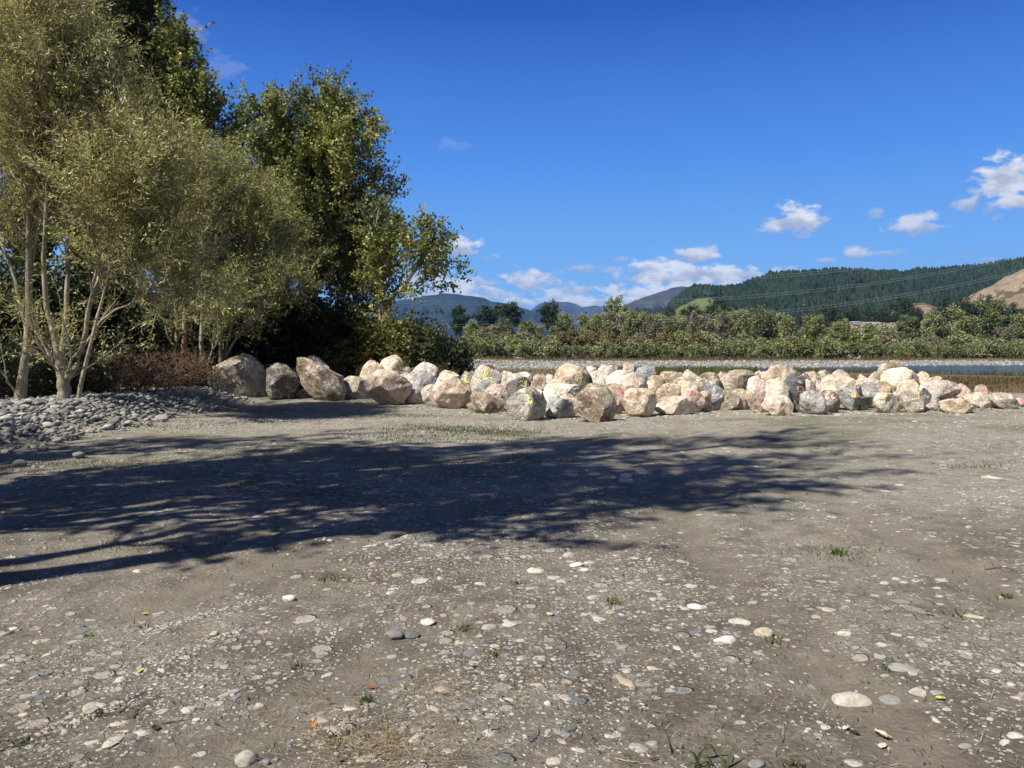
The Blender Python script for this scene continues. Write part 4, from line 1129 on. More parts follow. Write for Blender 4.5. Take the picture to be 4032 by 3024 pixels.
# tall poplars behind
POP = dict(nb=330, bl=3.0, nt=3800, tl=0.9, nl=52000, ll=0.15, lw=0.40, t0=0.10, ang=(0.35, 0.75), up=0.16, tup=0.10, lj=0.06, brad=0.04, trad=0.006, droop=-0.35, lalign=0.3,
           prof=lambda x: 0.55 + 0.45 * np.sin(np.pi * np.clip(x * 0.9 + 0.1, 0, 1)))
b = base_at(500, 1440, 33)
tree('poplar_tree', 'tall dense dark poplar rising out of the top of the picture', 'tree', b,
     [([(0, 0, 0), (0.1, 0, 6), (-0.1, 0.1, 12), (0.2, 0, 19)], 0.32, 0.03), ([(0, 0, 2), (0.9, 0, 8), (1.3, 0.2, 17.5)], 0.18, 0.03), ([(0, 0, 2), (-1.0, 0, 8), (-1.6, -0.2, 16)], 0.18, 0.03)],
     dict(POP, nl=70000, nb=420, nt=5000), 111, (BK_DARK, LF_POPLAR))
b = base_at(705, 1440, 31.5)
tree('poplar_tree', 'shorter poplar with a loose crown, right of the tall dense one', 'tree', b,
     [([(0, 0, 0), (0, 0, 6), (0.2, 0, 13.2)], 0.26, 0.03), ([(0, 0, 3), (0.6, -0.3, 8), (1.0, -0.3, 11)], 0.12, 0.02)],
     dict(POP, nl=36000, bl=2.0, nb=230, nt=2600, t0=0.25), 112, (BK_DARK, LF_COTTON))
b = base_at(140, 1440, 32)
tree('poplar_tree', 'bluish green poplar showing above the far left willow', 'tree', b,
     [([(0, 0, 0), (0, 0, 7), (-0.3, 0, 15.3)], 0.28, 0.03)],
     dict(POP, nl=40000, bl=2.8, nb=250, nt=2800, t0=0.2), 113, (BK_DARK, LF_COTTON))
b = base_at(330, 1440, 30)
tree('poplar_tree', 'olive poplar between the far left willow and the tall dense poplar', 'tree', b,
     [([(0, 0, 0), (0.1, 0, 7), (0.2, 0, 15.6)], 0.28, 0.03)],
     dict(POP, nl=46000, bl=2.6, nb=280, nt=3000, t0=0.2), 114, (BK_DARK, LF_WILLOW2))

# the big cottonwood and its leaning neighbour
COT = dict(nb=240, bl=3.6, nt=4200, tl=1.0, nl=52000, ll=0.14, lw=0.42, t0=0.16, ang=(0.5, 1.05), up=0.10, tup=0.05, lj=0.07, brad=0.05, trad=0.007, droop=-0.35, lalign=0.3)
b = base_at(1235, 1430, 31.5)
tree('cottonwood_tree', 'big spreading cottonwood with the highest crown right of the tall poplar', 'tree', b,
     [(stem_px(b, [(1235, 1440, 31.5), (1230, 1200, 31.5), (1240, 900, 31.4), (1280, 650, 31.2), (1340, 400, 31)]), 0.30, 0.02),
      (stem_px(b, [(1232, 1200, 31.5), (1190, 950, 31.2), (1120, 720, 30.9), (1075, 445, 30.7)]), 0.16, 0.02),
      (stem_px(b, [(1238, 1050, 31.5), (1320, 850, 31), (1370, 740, 30.8), (1410, 570, 30.6)]), 0.15, 0.02),
      (stem_px(b, [(1234, 1100, 31.5), (1180, 850, 32.2), (1190, 560, 32.6), (1215, 420, 32.6)]), 0.15, 0.02),
      (stem_px(b, [(1240, 950, 31.4), (1330, 680, 32), (1380, 500, 32.2)]), 0.12, 0.02),
      (stem_px(b, [(1233, 1150, 31.5), (1090, 960, 31.8), (990, 760, 31.9), (945, 500, 31.9)]), 0.12, 0.02)],
     dict(COT, nl=74000, nb=290, nt=2900, bl=2.2, ll=0.12), 121, (BK_GREY, LF_COTTON))
b = base_at(1485, 1420, 28)
tree('cottonwood_tree', 'smaller leaning cottonwood with a bare forked stem, right end of the trees', 'tree', b,
     [(stem_px(b, [(1490, 1440, 28), (1498, 1250, 28), (1510, 1180, 28), (1500, 1050, 28), (1470, 940, 28), (1490, 830, 28)]), 0.12, 0.015),
      (stem_px(b, [(1500, 1230, 28), (1545, 1165, 27.8), (1600, 1120, 27.6), (1650, 1040, 27.4), (1680, 930, 27.2)]), 0.09, 0.014),
      (stem_px(b, [(1560, 1150, 27.8), (1660, 1110, 27.5), (1710, 1060, 27.3), (1745, 1010, 27.2)]), 0.05, 0.01),
      (stem_px(b, [(1505, 1180, 28), (1560, 1020, 28.2), (1590, 940, 28.3)]), 0.06, 0.012),
      (stem_px(b, [(1600, 1120, 27.6), (1670, 1125, 27.3), (1710, 1135, 27.2)]), 0.03, 0.008)],
     dict(COT, nl=9500, nb=80, nt=620, bl=1.45, tl=0.62, t0=0.25, ll=0.115), 122, (BK_PALE, LF_COTTON))


b = base_at(1400, 1430, 32.5)
tree('cottonwood_tree', 'mid height cottonwood filling the space between the big and the leaning one', 'tree', b,
     [(stem_px(b, [(1400, 1440, 32.5), (1395, 1200, 32.5), (1390, 1000, 32.5), (1390, 830, 32.4)]), 0.16, 0.02),
      (stem_px(b, [(1396, 1250, 32.5), (1320, 1050, 32.3), (1300, 850, 32.2)]), 0.09, 0.015),
      (stem_px(b, [(1396, 1200, 32.5), (1440, 1040, 32.3), (1470, 900, 32.2)]), 0.09, 0.015)],
     dict(COT, nl=18000, nb=130, nt=1100, bl=1.6, ll=0.12, t0=0.12), 123, (BK_GREY, LF_COTTON))


def shrub(name, label, loc, rx, ry, h, seed, leafm, n, ll=0.09, lw=0.38, stems=9, group=None, cat='shrub', bark=None, tw=700):
    rg = np.random.default_rng(seed)
    st = []
    for k in range(stems):
        a = k * 6.283 / stems + rg.uniform(-0.3, 0.3)
        q = rg.uniform(0.35, 0.95)
        hh = h * rg.uniform(0.65, 1.0) * (1 - 0.35 * q)
        st.append(([(math.cos(a) * 0.12, math.sin(a) * 0.12, 0), (math.cos(a) * rx * q * 0.45, math.sin(a) * ry * q * 0.45, hh * 0.55), (math.cos(a) * rx * q, math.sin(a) * ry * q, hh)], 0.035, 0.008))
    return tree(name, label, cat, loc, st,
                dict(nb=stems * 14, bl=0.33 * (rx + h * 0.6), nt=tw, tl=0.24 * (rx + h * 0.5), nl=n, ll=ll, lw=lw, t0=0.12, ang=(0.5, 1.25), up=0.05, tup=0.0, lj=0.09, brad=0.014, trad=0.004, droop=-0.2, lalign=0.3, bpow=1.0),
                seed, (bark or BK_DARK, leafm), group, sides=5)


SH = [(985, 27.6, 2.2, 1.3, 3.4, LF_SHADED, 17000, 'dark glossy broad shrub behind the dark upright boulder'),
      (1180, 28.6, 2.2, 1.4, 3.6, LF_SHADED, 17000, 'dark rounded shrub behind the large leaning boulder'),
      (1330, 28.4, 1.9, 1.3, 2.6, LF_SHADED, 13000, 'deep shaded low shrub in the gap left of the tall tan boulder'),
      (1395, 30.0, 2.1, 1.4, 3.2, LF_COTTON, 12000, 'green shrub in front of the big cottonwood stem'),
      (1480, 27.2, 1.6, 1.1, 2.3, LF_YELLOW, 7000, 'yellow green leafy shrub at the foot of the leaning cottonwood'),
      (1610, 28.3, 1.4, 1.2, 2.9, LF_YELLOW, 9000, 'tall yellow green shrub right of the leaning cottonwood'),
      (1650, 27.5, 1.4, 1.0, 1.9, LF_SHADED, 10000, 'dark low shrub at the right end of the wood'),
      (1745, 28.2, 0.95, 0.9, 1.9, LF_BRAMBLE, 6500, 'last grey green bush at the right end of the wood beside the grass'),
      (620, 27.0, 2.6, 1.4, 3.6, LF_SHADED, 16000, 'dark undergrowth shrub behind the twin trunked willow'),
      (820, 28.0, 2.0, 1.3, 3.4, LF_SHADED, 14000, 'dark shrub behind the thin straight willow'),
      (400, 24.0, 2.3, 1.4, 3.4, LF_SHADED, 16000, 'dark shrub in the shade right of the slim leaning willow'),
      (190, 23.0, 2.4, 1.4, 3.6, LF_SHADED, 16000, 'dark shrub in the shade between the two left willows'),
      (10, 21.5, 2.2, 1.4, 3.8, LF_SHADED, 15000, 'dark shrub at the left edge of the picture')]
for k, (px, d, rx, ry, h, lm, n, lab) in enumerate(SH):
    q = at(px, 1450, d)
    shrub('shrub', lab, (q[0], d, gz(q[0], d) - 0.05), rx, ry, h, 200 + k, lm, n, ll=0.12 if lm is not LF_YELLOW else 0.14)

BR = [(20, 19.0, 1.1, 0.9, 1.3, LF_BRAMBLE, 'leafy green bramble left of the far left willow trunk'),
      (165, 19.0, 1.0, 0.8, 1.7, LF_BRAMBLE, 'leafy bramble between the two left willow trunks'),
      (420, 19.6, 0.9, 0.8, 0.9, LF_RUST, 'rusty dead bramble right of the slim leaning willow'),
      (530, 20.6, 1.1, 0.9, 1.0, LF_RUST, 'rusty dead bramble in the middle behind the cobble bank'),
      (640, 22.0, 1.0, 0.9, 1.1, LF_RUST, 'rusty dead bramble before the twin trunked willow'),
      (755, 23.0, 0.8, 0.7, 1.0, LF_RUST, 'rusty dead bramble left of the huge pointed boulder'),
      (330, 19.4, 0.9, 0.8, 1.0, LF_BRAMBLE, 'low bramble behind the slim leaning willow foot'),
      (1270, 26.6, 1.0, 0.7, 1.0, LF_RUST, 'dry brown undergrowth bush behind the pale boulder, left of the wood gap'),
      (1560, 26.2, 0.9, 0.7, 0.9, LF_RUST, 'dry brown bush behind the whitish peaked boulder'),
      (1700, 26.4, 0.9, 0.7, 0.9, LF_RUST, 'dry brown bush behind the pinkish boulder at the grass edge')]
for k, (px, d, rx, ry, h, lm, lab) in enumerate(BR):
    q = at(px, 1500, d)
    shrub('bramble_bush', lab, (q[0], d, gz(q[0], d) - 0.04), rx, ry, h, 300 + k, lm, 3600 if lm is LF_BRAMBLE else 800, ll=0.085, lw=0.36, stems=12, cat='bramble', tw=900,
          bark=None if lm is LF_BRAMBLE else BK_ORNG)

# trees beside and behind the camera on the left: their shade falls across the yard
shade_first = tree('roadside_poplar', 'poplar beside the yard whose shadow streaks across the ground', 'tree', (-6.5, 3.2, -0.05),
                   [([(0, 0, 0), (0.1, 0, 5), (0.2, 0.1, 11), (0.1, 0, 17.6)], 0.25, 0.03), ([(0, 0, 3), (0.9, 0.4, 7), (1.3, 0.5, 12)], 0.12, 0.02), ([(0, 0, 3), (-0.8, 0.5, 8), (-1.1, 0.3, 13)], 0.12, 0.02)],
                   dict(POP, nl=8600, nb=60, nt=460, bl=2.7, t0=0.22, ang=(0.55, 1.05), tl=1.1), 131, (BK_GREY, LF_POPLAR), 'roadside poplars that shade the yard')
for (x, y, r, s) in ((-7.5, 4.6, 1.9, 1.19), (-10.9, 5.4, 3.7, 1.05), (-11.6, 3.4, 5.1, 1.25), (-14.6, 5.9, 0.8, 0.98)):
    copy_tree(shade_first, (x, y, -0.05), r, (1, 1, s))

# ------------------------------------------------------------------ hills and mountains
def land_mat(name, stops, scale, patch=None):
    """Vegetated or grassy slopes: colour by broken noise."""
    m, t = new_mat(name)
    pos = t.n('ShaderNodeNewGeometry').outputs['Position']
    n = t.m('ADD', t.noise(pos, scale, 7, 0.65), t.m('MULTIPLY', t.m('SUBTRACT', t.noise(pos, scale * 8, 5, 0.7), 0.5), 0.5))
    cr = t.n('ShaderNodeValToRGB', {0: t.mr(n, 0.3, 0.7, smooth=False)})
    e = cr.color_ramp.elements
    e[0].color = (*stops[0], 1); e[1].color = (*stops[-1], 1)
    for k, c in enumerate(stops[1:-1]):
        q = e.new((k + 1) / (len(stops) - 1)); q.color = (*c, 1)
    col = cr.outputs[0]
    if patch:
        col = t.mix(t.mr(t.noise(pos, patch[0], 5, 0.6), patch[1], patch[1] + 0.06), col, patch[2])
    bp = t.n('ShaderNodeBump', {'Strength': 0.8, 'Distance': patch[3] if patch else 6.0, 'Height': t.noise(pos, scale * 5, 6, 0.7)})
    p = t.n('ShaderNodeBsdfPrincipled', {'Base Color': col, 'Roughness': 0.95, 'Specular IOR Level': 0.05, 'Normal': bp.outputs[0]})
    out(t, p.outputs[0])
    return m


class Ridge:
    def __init__(s, prof, D, df, db, seed, rug, px0=None, px1=None, pw=1.35, base=-4.0):
        s.p = np.array(prof, float)
        s.D, s.df, s.db, s.seed, s.rug, s.pw, s.base = D, df, db, seed, rug, pw, base
        s.cx = (s.p[:, 0] - 2016) / (FPX * CP) * D
        s.cz = np.array([at(q[0], q[1], D)[2] for q in s.p])

    def z(s, x, y):
        c = np.interp(x, s.cx, s.cz)
        t = np.where(y < s.D, (y - s.df) / (s.D - s.df), 1 - (y - s.D) / (s.db - s.D))
        t = np.clip(t, 0, 1)
        sh = t ** s.pw
        k = 2.2 / max(60.0, s.D * 0.12)
        rid = 1 - np.abs(fbm(x * k, y * k * 0.45, s.seed, 5, 0.55) * 2 - 1) * 2
        env = np.sin(np.pi * np.clip(t, 0, 1)) ** 0.8
        return s.base + (c - s.base) * sh + s.rug * env * (rid - 0.55) + s.rug * 0.14 * (fbm(x * k * 3, y * k * 3, s.seed + 5, 3) - 0.5)

    def mesh(s, name, nx, ny, mats, matf=None):
        x = np.linspace(s.cx[0], s.cx[-1], nx)
        y = np.concatenate([np.linspace(s.df, s.D, ny), np.linspace(s.D, s.db, ny // 3)[1:]])
        XX, YY = np.meshgrid(x, y)
        ZZ = s.z(XX, YY)
        V = np.stack([XX.ravel(), YY.ravel(), ZZ.ravel()], 1)
        r = np.arange(V.shape[0]).reshape(XX.shape)
        F = np.stack([r[:-1, :-1].ravel(), r[:-1, 1:].ravel(), r[1:, 1:].ravel(), r[1:, :-1].ravel()], 1)
        return link(name, mesh_np(name, V, F, mats))


MT_BUSH = land_mat('bush_clad_mountain', [(0.006, 0.011, 0.012), (0.013, 0.021, 0.020), (0.026, 0.037, 0.030)], 0.004)
MT_BARE = land_mat('bare_mountain', [(0.018, 0.023, 0.024), (0.035, 0.038, 0.036), (0.075, 0.062, 0.052)], 0.003)
HL_PINE = land_mat('pine_slope', [(0.010, 0.018, 0.010), (0.018, 0.030, 0.015), (0.030, 0.045, 0.020)], 0.03)
HL_TAN = land_mat('dry_grass_slope', [(0.20, 0.15, 0.10), (0.29, 0.225, 0.155), (0.39, 0.31, 0.22)], 0.035, (0.05, 0.52, (0.13, 0.095, 0.055), 8.0))
HL_GREEN = land_mat('cleared_green_slope', [(0.06, 0.075, 0.03), (0.10, 0.115, 0.045), (0.15, 0.15, 0.065)], 0.03, (0.015, 0.64, (0.33, 0.26, 0.17), 2.0))

r1 = Ridge([(300, 1330), (700, 1240), (1100, 1210), (1400, 1200), (1560, 1185), (1640, 1172), (1700, 1163), (1760, 1157), (1800, 1155), (1835, 1164), (1880, 1170), (1930, 1184), (1965, 1188), (2000, 1196), (2060, 1212), (2100, 1222), (2140, 1240), (2200, 1268), (2270, 1300), (2400, 1350), (2520, 1390)], 3600, 2300, 4600, 3, 110)
tag(r1.mesh('bush_mountain', 260, 90, [MT_BUSH]), kind='structure')
r2 = Ridge([(1500, 1380), (1800, 1340), (2000, 1270), (2080, 1228), (2125, 1198), (2190, 1190), (2240, 1194), (2290, 1208), (2330, 1204), (2360, 1210), (2392, 1200), (2430, 1216), (2520, 1240), (2700, 1260), (3000, 1300), (3300, 1380)], 6000, 4700, 7200, 7, 190)
tag(r2.mesh('far_mountain', 240, 80, [MT_BARE]), kind='structure')
r3 = Ridge([(2050, 1390), (2200, 1345), (2300, 1290), (2400, 1230), (2440, 1215), (2500, 1176), (2560, 1160), (2600, 1150), (2640, 1134), (2680, 1130), (2730, 1131), (2800, 1140), (2900, 1150), (3100, 1180), (3400, 1250)], 3300, 2200, 4400, 13, 110)
tag(r3.mesh('bare_topped_mountain', 220, 80, [MT_BARE]), kind='structure')
r3b = Ridge([(2250, 1390), (2310, 1345), (2380, 1300), (2440, 1270), (2500, 1235), (2600, 1225), (2700, 1228), (2800, 1240), (3000, 1300)], 1500, 900, 1800, 17, 14)
tag(r3b.mesh('wooded_spur_hill', 120, 50, [HL_PINE]), kind='structure')

r4 = Ridge([(2480, 1330), (2560, 1270), (2620, 1222), (2680, 1180), (2725, 1150), (2760, 1148), (2830, 1150), (2900, 1143), (2960, 1124), (3000, 1112), (3030, 1096), (3080, 1092), (3160, 1088), (3250, 1076), (3330, 1078), (3400, 1086), (3480, 1090), (3540, 1096), (3600, 1078), (3680, 1074), (3760, 1070), (3850, 1066), (3900, 1058), (3960, 1046), (4032, 1034), (4200, 1010), (4500, 980), (4900, 1000)], 900, 480, 1250, 23, 16, pw=1.15)
tag(r4.mesh('pine_forest_hill', 320, 110, [HL_PINE]), kind='structure')
r5 = Ridge([(3560, 1330), (3650, 1280), (3740, 1225), (3800, 1180), (3860, 1145), (3920, 1115), (3980, 1075), (4032, 1054), (4100, 1040), (4300, 1010), (4600, 1020), (4900, 1080)], 520, 300, 620, 29, 24, pw=1.1)
tag(r5.mesh('dry_grass_hill', 200, 90, [HL_TAN]), kind='structure')
r6 = Ridge([(3440, 1310), (3490, 1245), (3530, 1212), (3580, 1194), (3630, 1192), (3670, 1205), (3700, 1230), (3740, 1270), (3800, 1330)], 430, 330, 470, 31, 3, pw=1.0)
tag(r6.mesh('dry_grass_knoll', 90, 50, [HL_TAN]), kind='structure')
r7 = Ridge([(2520, 1350), (2560, 1278), (2620, 1236), (2680, 1205), (2740, 1176), (2790, 1172), (2830, 1190), (2860, 1260), (2900, 1340)], 800, 500, 850, 37, 6, pw=1.0)
tag(r7.mesh('cleared_hillside', 110, 60, [HL_GREEN]), kind='structure')

# the pine plantation on the hill: one far-off wood
LF_PINEF = leaf_mat('far_pine_needles', (0.006, 0.013, 0.008), (0.014, 0.026, 0.014), (0.032, 0.050, 0.022), 0.0, 0.8, 0.1)


def cone_wood(name, ridge, n, seed, hmin, hmax, region, mats, avoid=None, crest=0):
    rg = np.random.default_rng(seed)
    px = rg.uniform(*region[:2], n * 3)
    t = rg.uniform(0.12, 1.08, n * 3)
    if crest:
        px = np.concatenate([px, rg.uniform(*region[:2], crest)]); t = np.concatenate([t, rg.uniform(0.97, 1.03, crest)])
    y = ridge.df + t * (ridge.D - ridge.df)
    x = (px - 2016) / (FPX * CP) * ridge.D
    z = ridge.z(x, y)
    # keep those whose place is inside the wanted band of the hill
    dens = fbm(x * 0.02, y * 0.02, seed, 3)
    ok = z > ridge.base + 8
    sx = 2016 + x / y * FPX * CP
    sy = 1375 - (z - CAM_Z) / y * FPX
    if avoid:
        for (ax, ay, arx, ary) in avoid:
            q = ((sx - ax) / arx) ** 2 + ((sy - ay) / ary) ** 2
            ok &= q > 0.6 + 0.9 * fbm(x * 0.08, y * 0.08, 91, 2)
    keep = np.where(ok)[0]
    keep = np.concatenate([keep[keep < n * 3][:n], keep[keep >= n * 3]])
    x, y, z, dens = x[keep], y[keep], z[keep], dens[keep]
    N = len(keep)
    H = rg.uniform(hmin, hmax, N) * (0.8 + 0.5 * dens)
    Rd = H * rg.uniform(0.24, 0.38, N)
    V, F, tone = [], [], []
    S = 6
    vo = 0
    lv = [(0.0, 1.0), (0.35, 0.86), (0.62, 0.55), (0.85, 0.24)]
    an = np.arange(S) * 2 * np.pi / S
    rings = []
    for (hf, rf) in lv:
        rr = Rd[:, None] * rf * rg.uniform(0.6, 1.35, (N, S))
        zz = z[:, None] + H[:, None] * (hf + rg.uniform(-0.06, 0.06, (N, S)))
        rings.append(np.stack([x[:, None] + rr * np.cos(an), y[:, None] + rr * np.sin(an), zz], 2))
    top = np.stack([x + rg.normal(0, 0.2, N), y, z + H * 1.04], 1)
    V = np.concatenate([np.stack(rings, 1).reshape(N, -1, 3), top[:, None, :]], 1)
    per = V.shape[1]
    V = V.reshape(-1, 3)
    q, tr = [], []
    for l in range(3):
        for k in range(S):
            q.append((l * S + k, l * S + (k + 1) % S, (l + 1) * S + (k + 1) % S, (l + 1) * S + k))
    for k in range(S):
        tr.append((3 * S + k, 3 * S + (k + 1) % S, per - 1))
    o = (np.arange(N) * per)[:, None, None]
    Q = (np.array(q)[None] + o).reshape(-1, 4)
    T_ = (np.array(tr)[None] + o).reshape(-1, 3)
    tn = rg.random(N) * 0.5 + dens * 0.5
    tone = np.concatenate([np.repeat(tn, len(q)), np.repeat(tn, len(tr))]) + rg.normal(0, 0.12, N * (len(q) + len(tr)))
    return link(name, mesh_np(name, V, [Q, T_], mats, tone=np.clip(tone, 0, 1), smooth=False))


w1 = cone_wood('pine_forest', r4, 19000, 51, 5.5, 9.5, (2640, 4300), [LF_PINEF],
               avoid=[(3390, 1155, 44, 40), (3215, 1160, 20, 30), (3270, 1170, 34, 18), (2790, 1190, 60, 26)], crest=1300)
tag(w1, 'dark pine forest covering the hill at the right', kind='stuff')
w2 = cone_wood('bush_wood', r3b, 2500, 52, 8, 14, (2300, 2900), [LF_PINEF], crest=60)
tag(w2, 'dark wood on the spur below the bare topped mountain', kind='stuff')

# ------------------------------------------------------------------ far bank trees and scrub
LF_F_DK = leaf_mat('far_dark_evergreen', (0.0132, 0.0264, 0.0132), (0.0297, 0.0495, 0.0215), (0.0693, 0.0990, 0.0396), 0.1, 0.7, 0.15)
LF_F_GR = leaf_mat('far_green_leaves', (0.0759, 0.0966, 0.0421), (0.1517, 0.1746, 0.0723), (0.2697, 0.2884, 0.1205), 0.2, 0.7, 0.15)
LF_F_OL = leaf_mat('far_olive_leaves', (0.1389, 0.1583, 0.0685), (0.2449, 0.2634, 0.1120), (0.3837, 0.4002, 0.1780), 0.25, 0.7, 0.15)
LF_F_TN = leaf_mat('far_tan_twigs', (0.1339, 0.1250, 0.0748), (0.2231, 0.2063, 0.1265), (0.3315, 0.3063, 0.1955), 0.2, 0.8, 0.1)
LF_F_OR = leaf_mat('far_rusty_willow', (0.0945, 0.0783, 0.0297), (0.1755, 0.1418, 0.0540), (0.2700, 0.2228, 0.0945), 0.25, 0.8, 0.1)
LF_F_YG = leaf_mat('far_yellow_green', (0.0720, 0.0900, 0.0180), (0.1320, 0.1560, 0.0360), (0.2280, 0.2520, 0.0720), 0.25, 0.6, 0.15)

FARP = dict(nb=60, bl=2.6, nt=420, tl=1.0, nl=3200, ll=0.55, lw=0.45, t0=0.1, ang=(0.5, 1.1), up=0.06, brad=0.05, trad=0.02, lj=0.28, lalign=0.3, droop=-0.1)


def far_tree(name, label, px, ytop, ybase, d, wpx, style, seed, leaf, bark=BK_DARK, group=None, n=None, cat='tree'):
    x, _, _ = at(px, 1375, d)
    z0 = min(gz(x, d), 1.2) - 0.2
    H = at(px, ytop, d)[2] - z0
    Rd = wpx / 2 / FPX * d
    rg = np.random.default_rng(seed)
    if style == 'pine':
        st = [([(0, 0, 0), (rg.normal(0, .2), 0, H * 0.5), (rg.normal(0, .3), 0, H * 0.95)], H * 0.028, 0.06)]
        p = dict(FARP, t0=0.42, bl=Rd * 1.15, ang=(0.95, 1.45), up=0.05, tl=Rd * 0.32, nb=46, nt=380, nl=n or 3600, ll=0.6, lw=0.3, lj=0.25, droop=0.15,
                 prof=lambda u: 0.55 + 0.5 * np.sin(np.pi * np.clip(u, 0, 1)), brad=0.10)
    elif style == 'spire':
        st = [([(0, 0, 0), (0, 0, H * 0.5), (0, 0, H)], H * 0.025, 0.04)]
        p = dict(FARP, t0=0.05, bl=Rd * 1.1, ang=(1.3, 1.7), up=-0.01, tl=Rd * 0.3, nb=90, nt=520, nl=n or 4200, ll=0.55, lw=0.3, lj=0.2, droop=-0.2, bpow=1.0,
                 prof=lambda u: np.clip(1.05 - u, 0.03, 1))
    elif style == 'bare':
        k = 6
        st = [([(rg.uniform(-Rd, Rd) * 0.5, rg.uniform(-.6, .6), 0), (rg.uniform(-Rd, Rd) * 0.6, 0, H * 0.5), (rg.uniform(-Rd, Rd) * 0.8, 0, H * rg.uniform(0.8, 1))], 0.13, 0.03) for _ in range(k)]
        p = dict(FARP, t0=0.3, bl=Rd * 0.5, ang=(0.3, 0.7), up=0.14, tl=Rd * 0.3, nb=90, nt=500, nl=n or 900, ll=0.42, lw=0.25, lj=0.15, brad=0.04, trad=0.022)
    elif style == 'willow':
        k = 5
        st = [([(rg.uniform(-Rd, Rd) * 0.25, rg.uniform(-.6, .6), 0), (rg.uniform(-Rd, Rd) * 0.5, rg.uniform(-1, 1), H * 0.5), (rg.uniform(-Rd, Rd) * 0.8, 0, H * rg.uniform(0.75, 1))], 0.12, 0.03) for _ in range(k)]
        p = dict(FARP, t0=0.12, bl=Rd * 0.55, ang=(0.35, 0.85), up=0.12, tl=Rd * 0.28, nb=130, nt=900, nl=n or 11000, ll=0.40, lw=0.34, lj=0.25, tup=0.08, brad=0.035, trad=0.015)
    else:   # round
        k = 6
        st = [([(0, 0, 0), (Rd * 0.35 * math.cos(a), Rd * 0.35 * math.sin(a), H * 0.5), (Rd * 0.62 * math.cos(a) * q, Rd * 0.62 * math.sin(a) * q, H * (1 - 0.28 * q))], 0.14, 0.03) for a, q in zip(np.arange(k) * 6.283 / k + rg.uniform(0, 1), rg.uniform(0.1, 1, k))]
        p = dict(FARP, t0=0.08, bl=Rd * 0.62, ang=(0.5, 1.2), up=0.03, tl=Rd * 0.26, nb=120, nt=750, nl=n or 9000, ll=0.40, lw=0.42, lj=0.28)
    return tree(name, label, cat, (x, d, z0), st, p, seed, (bark, leaf), group, sides=5)


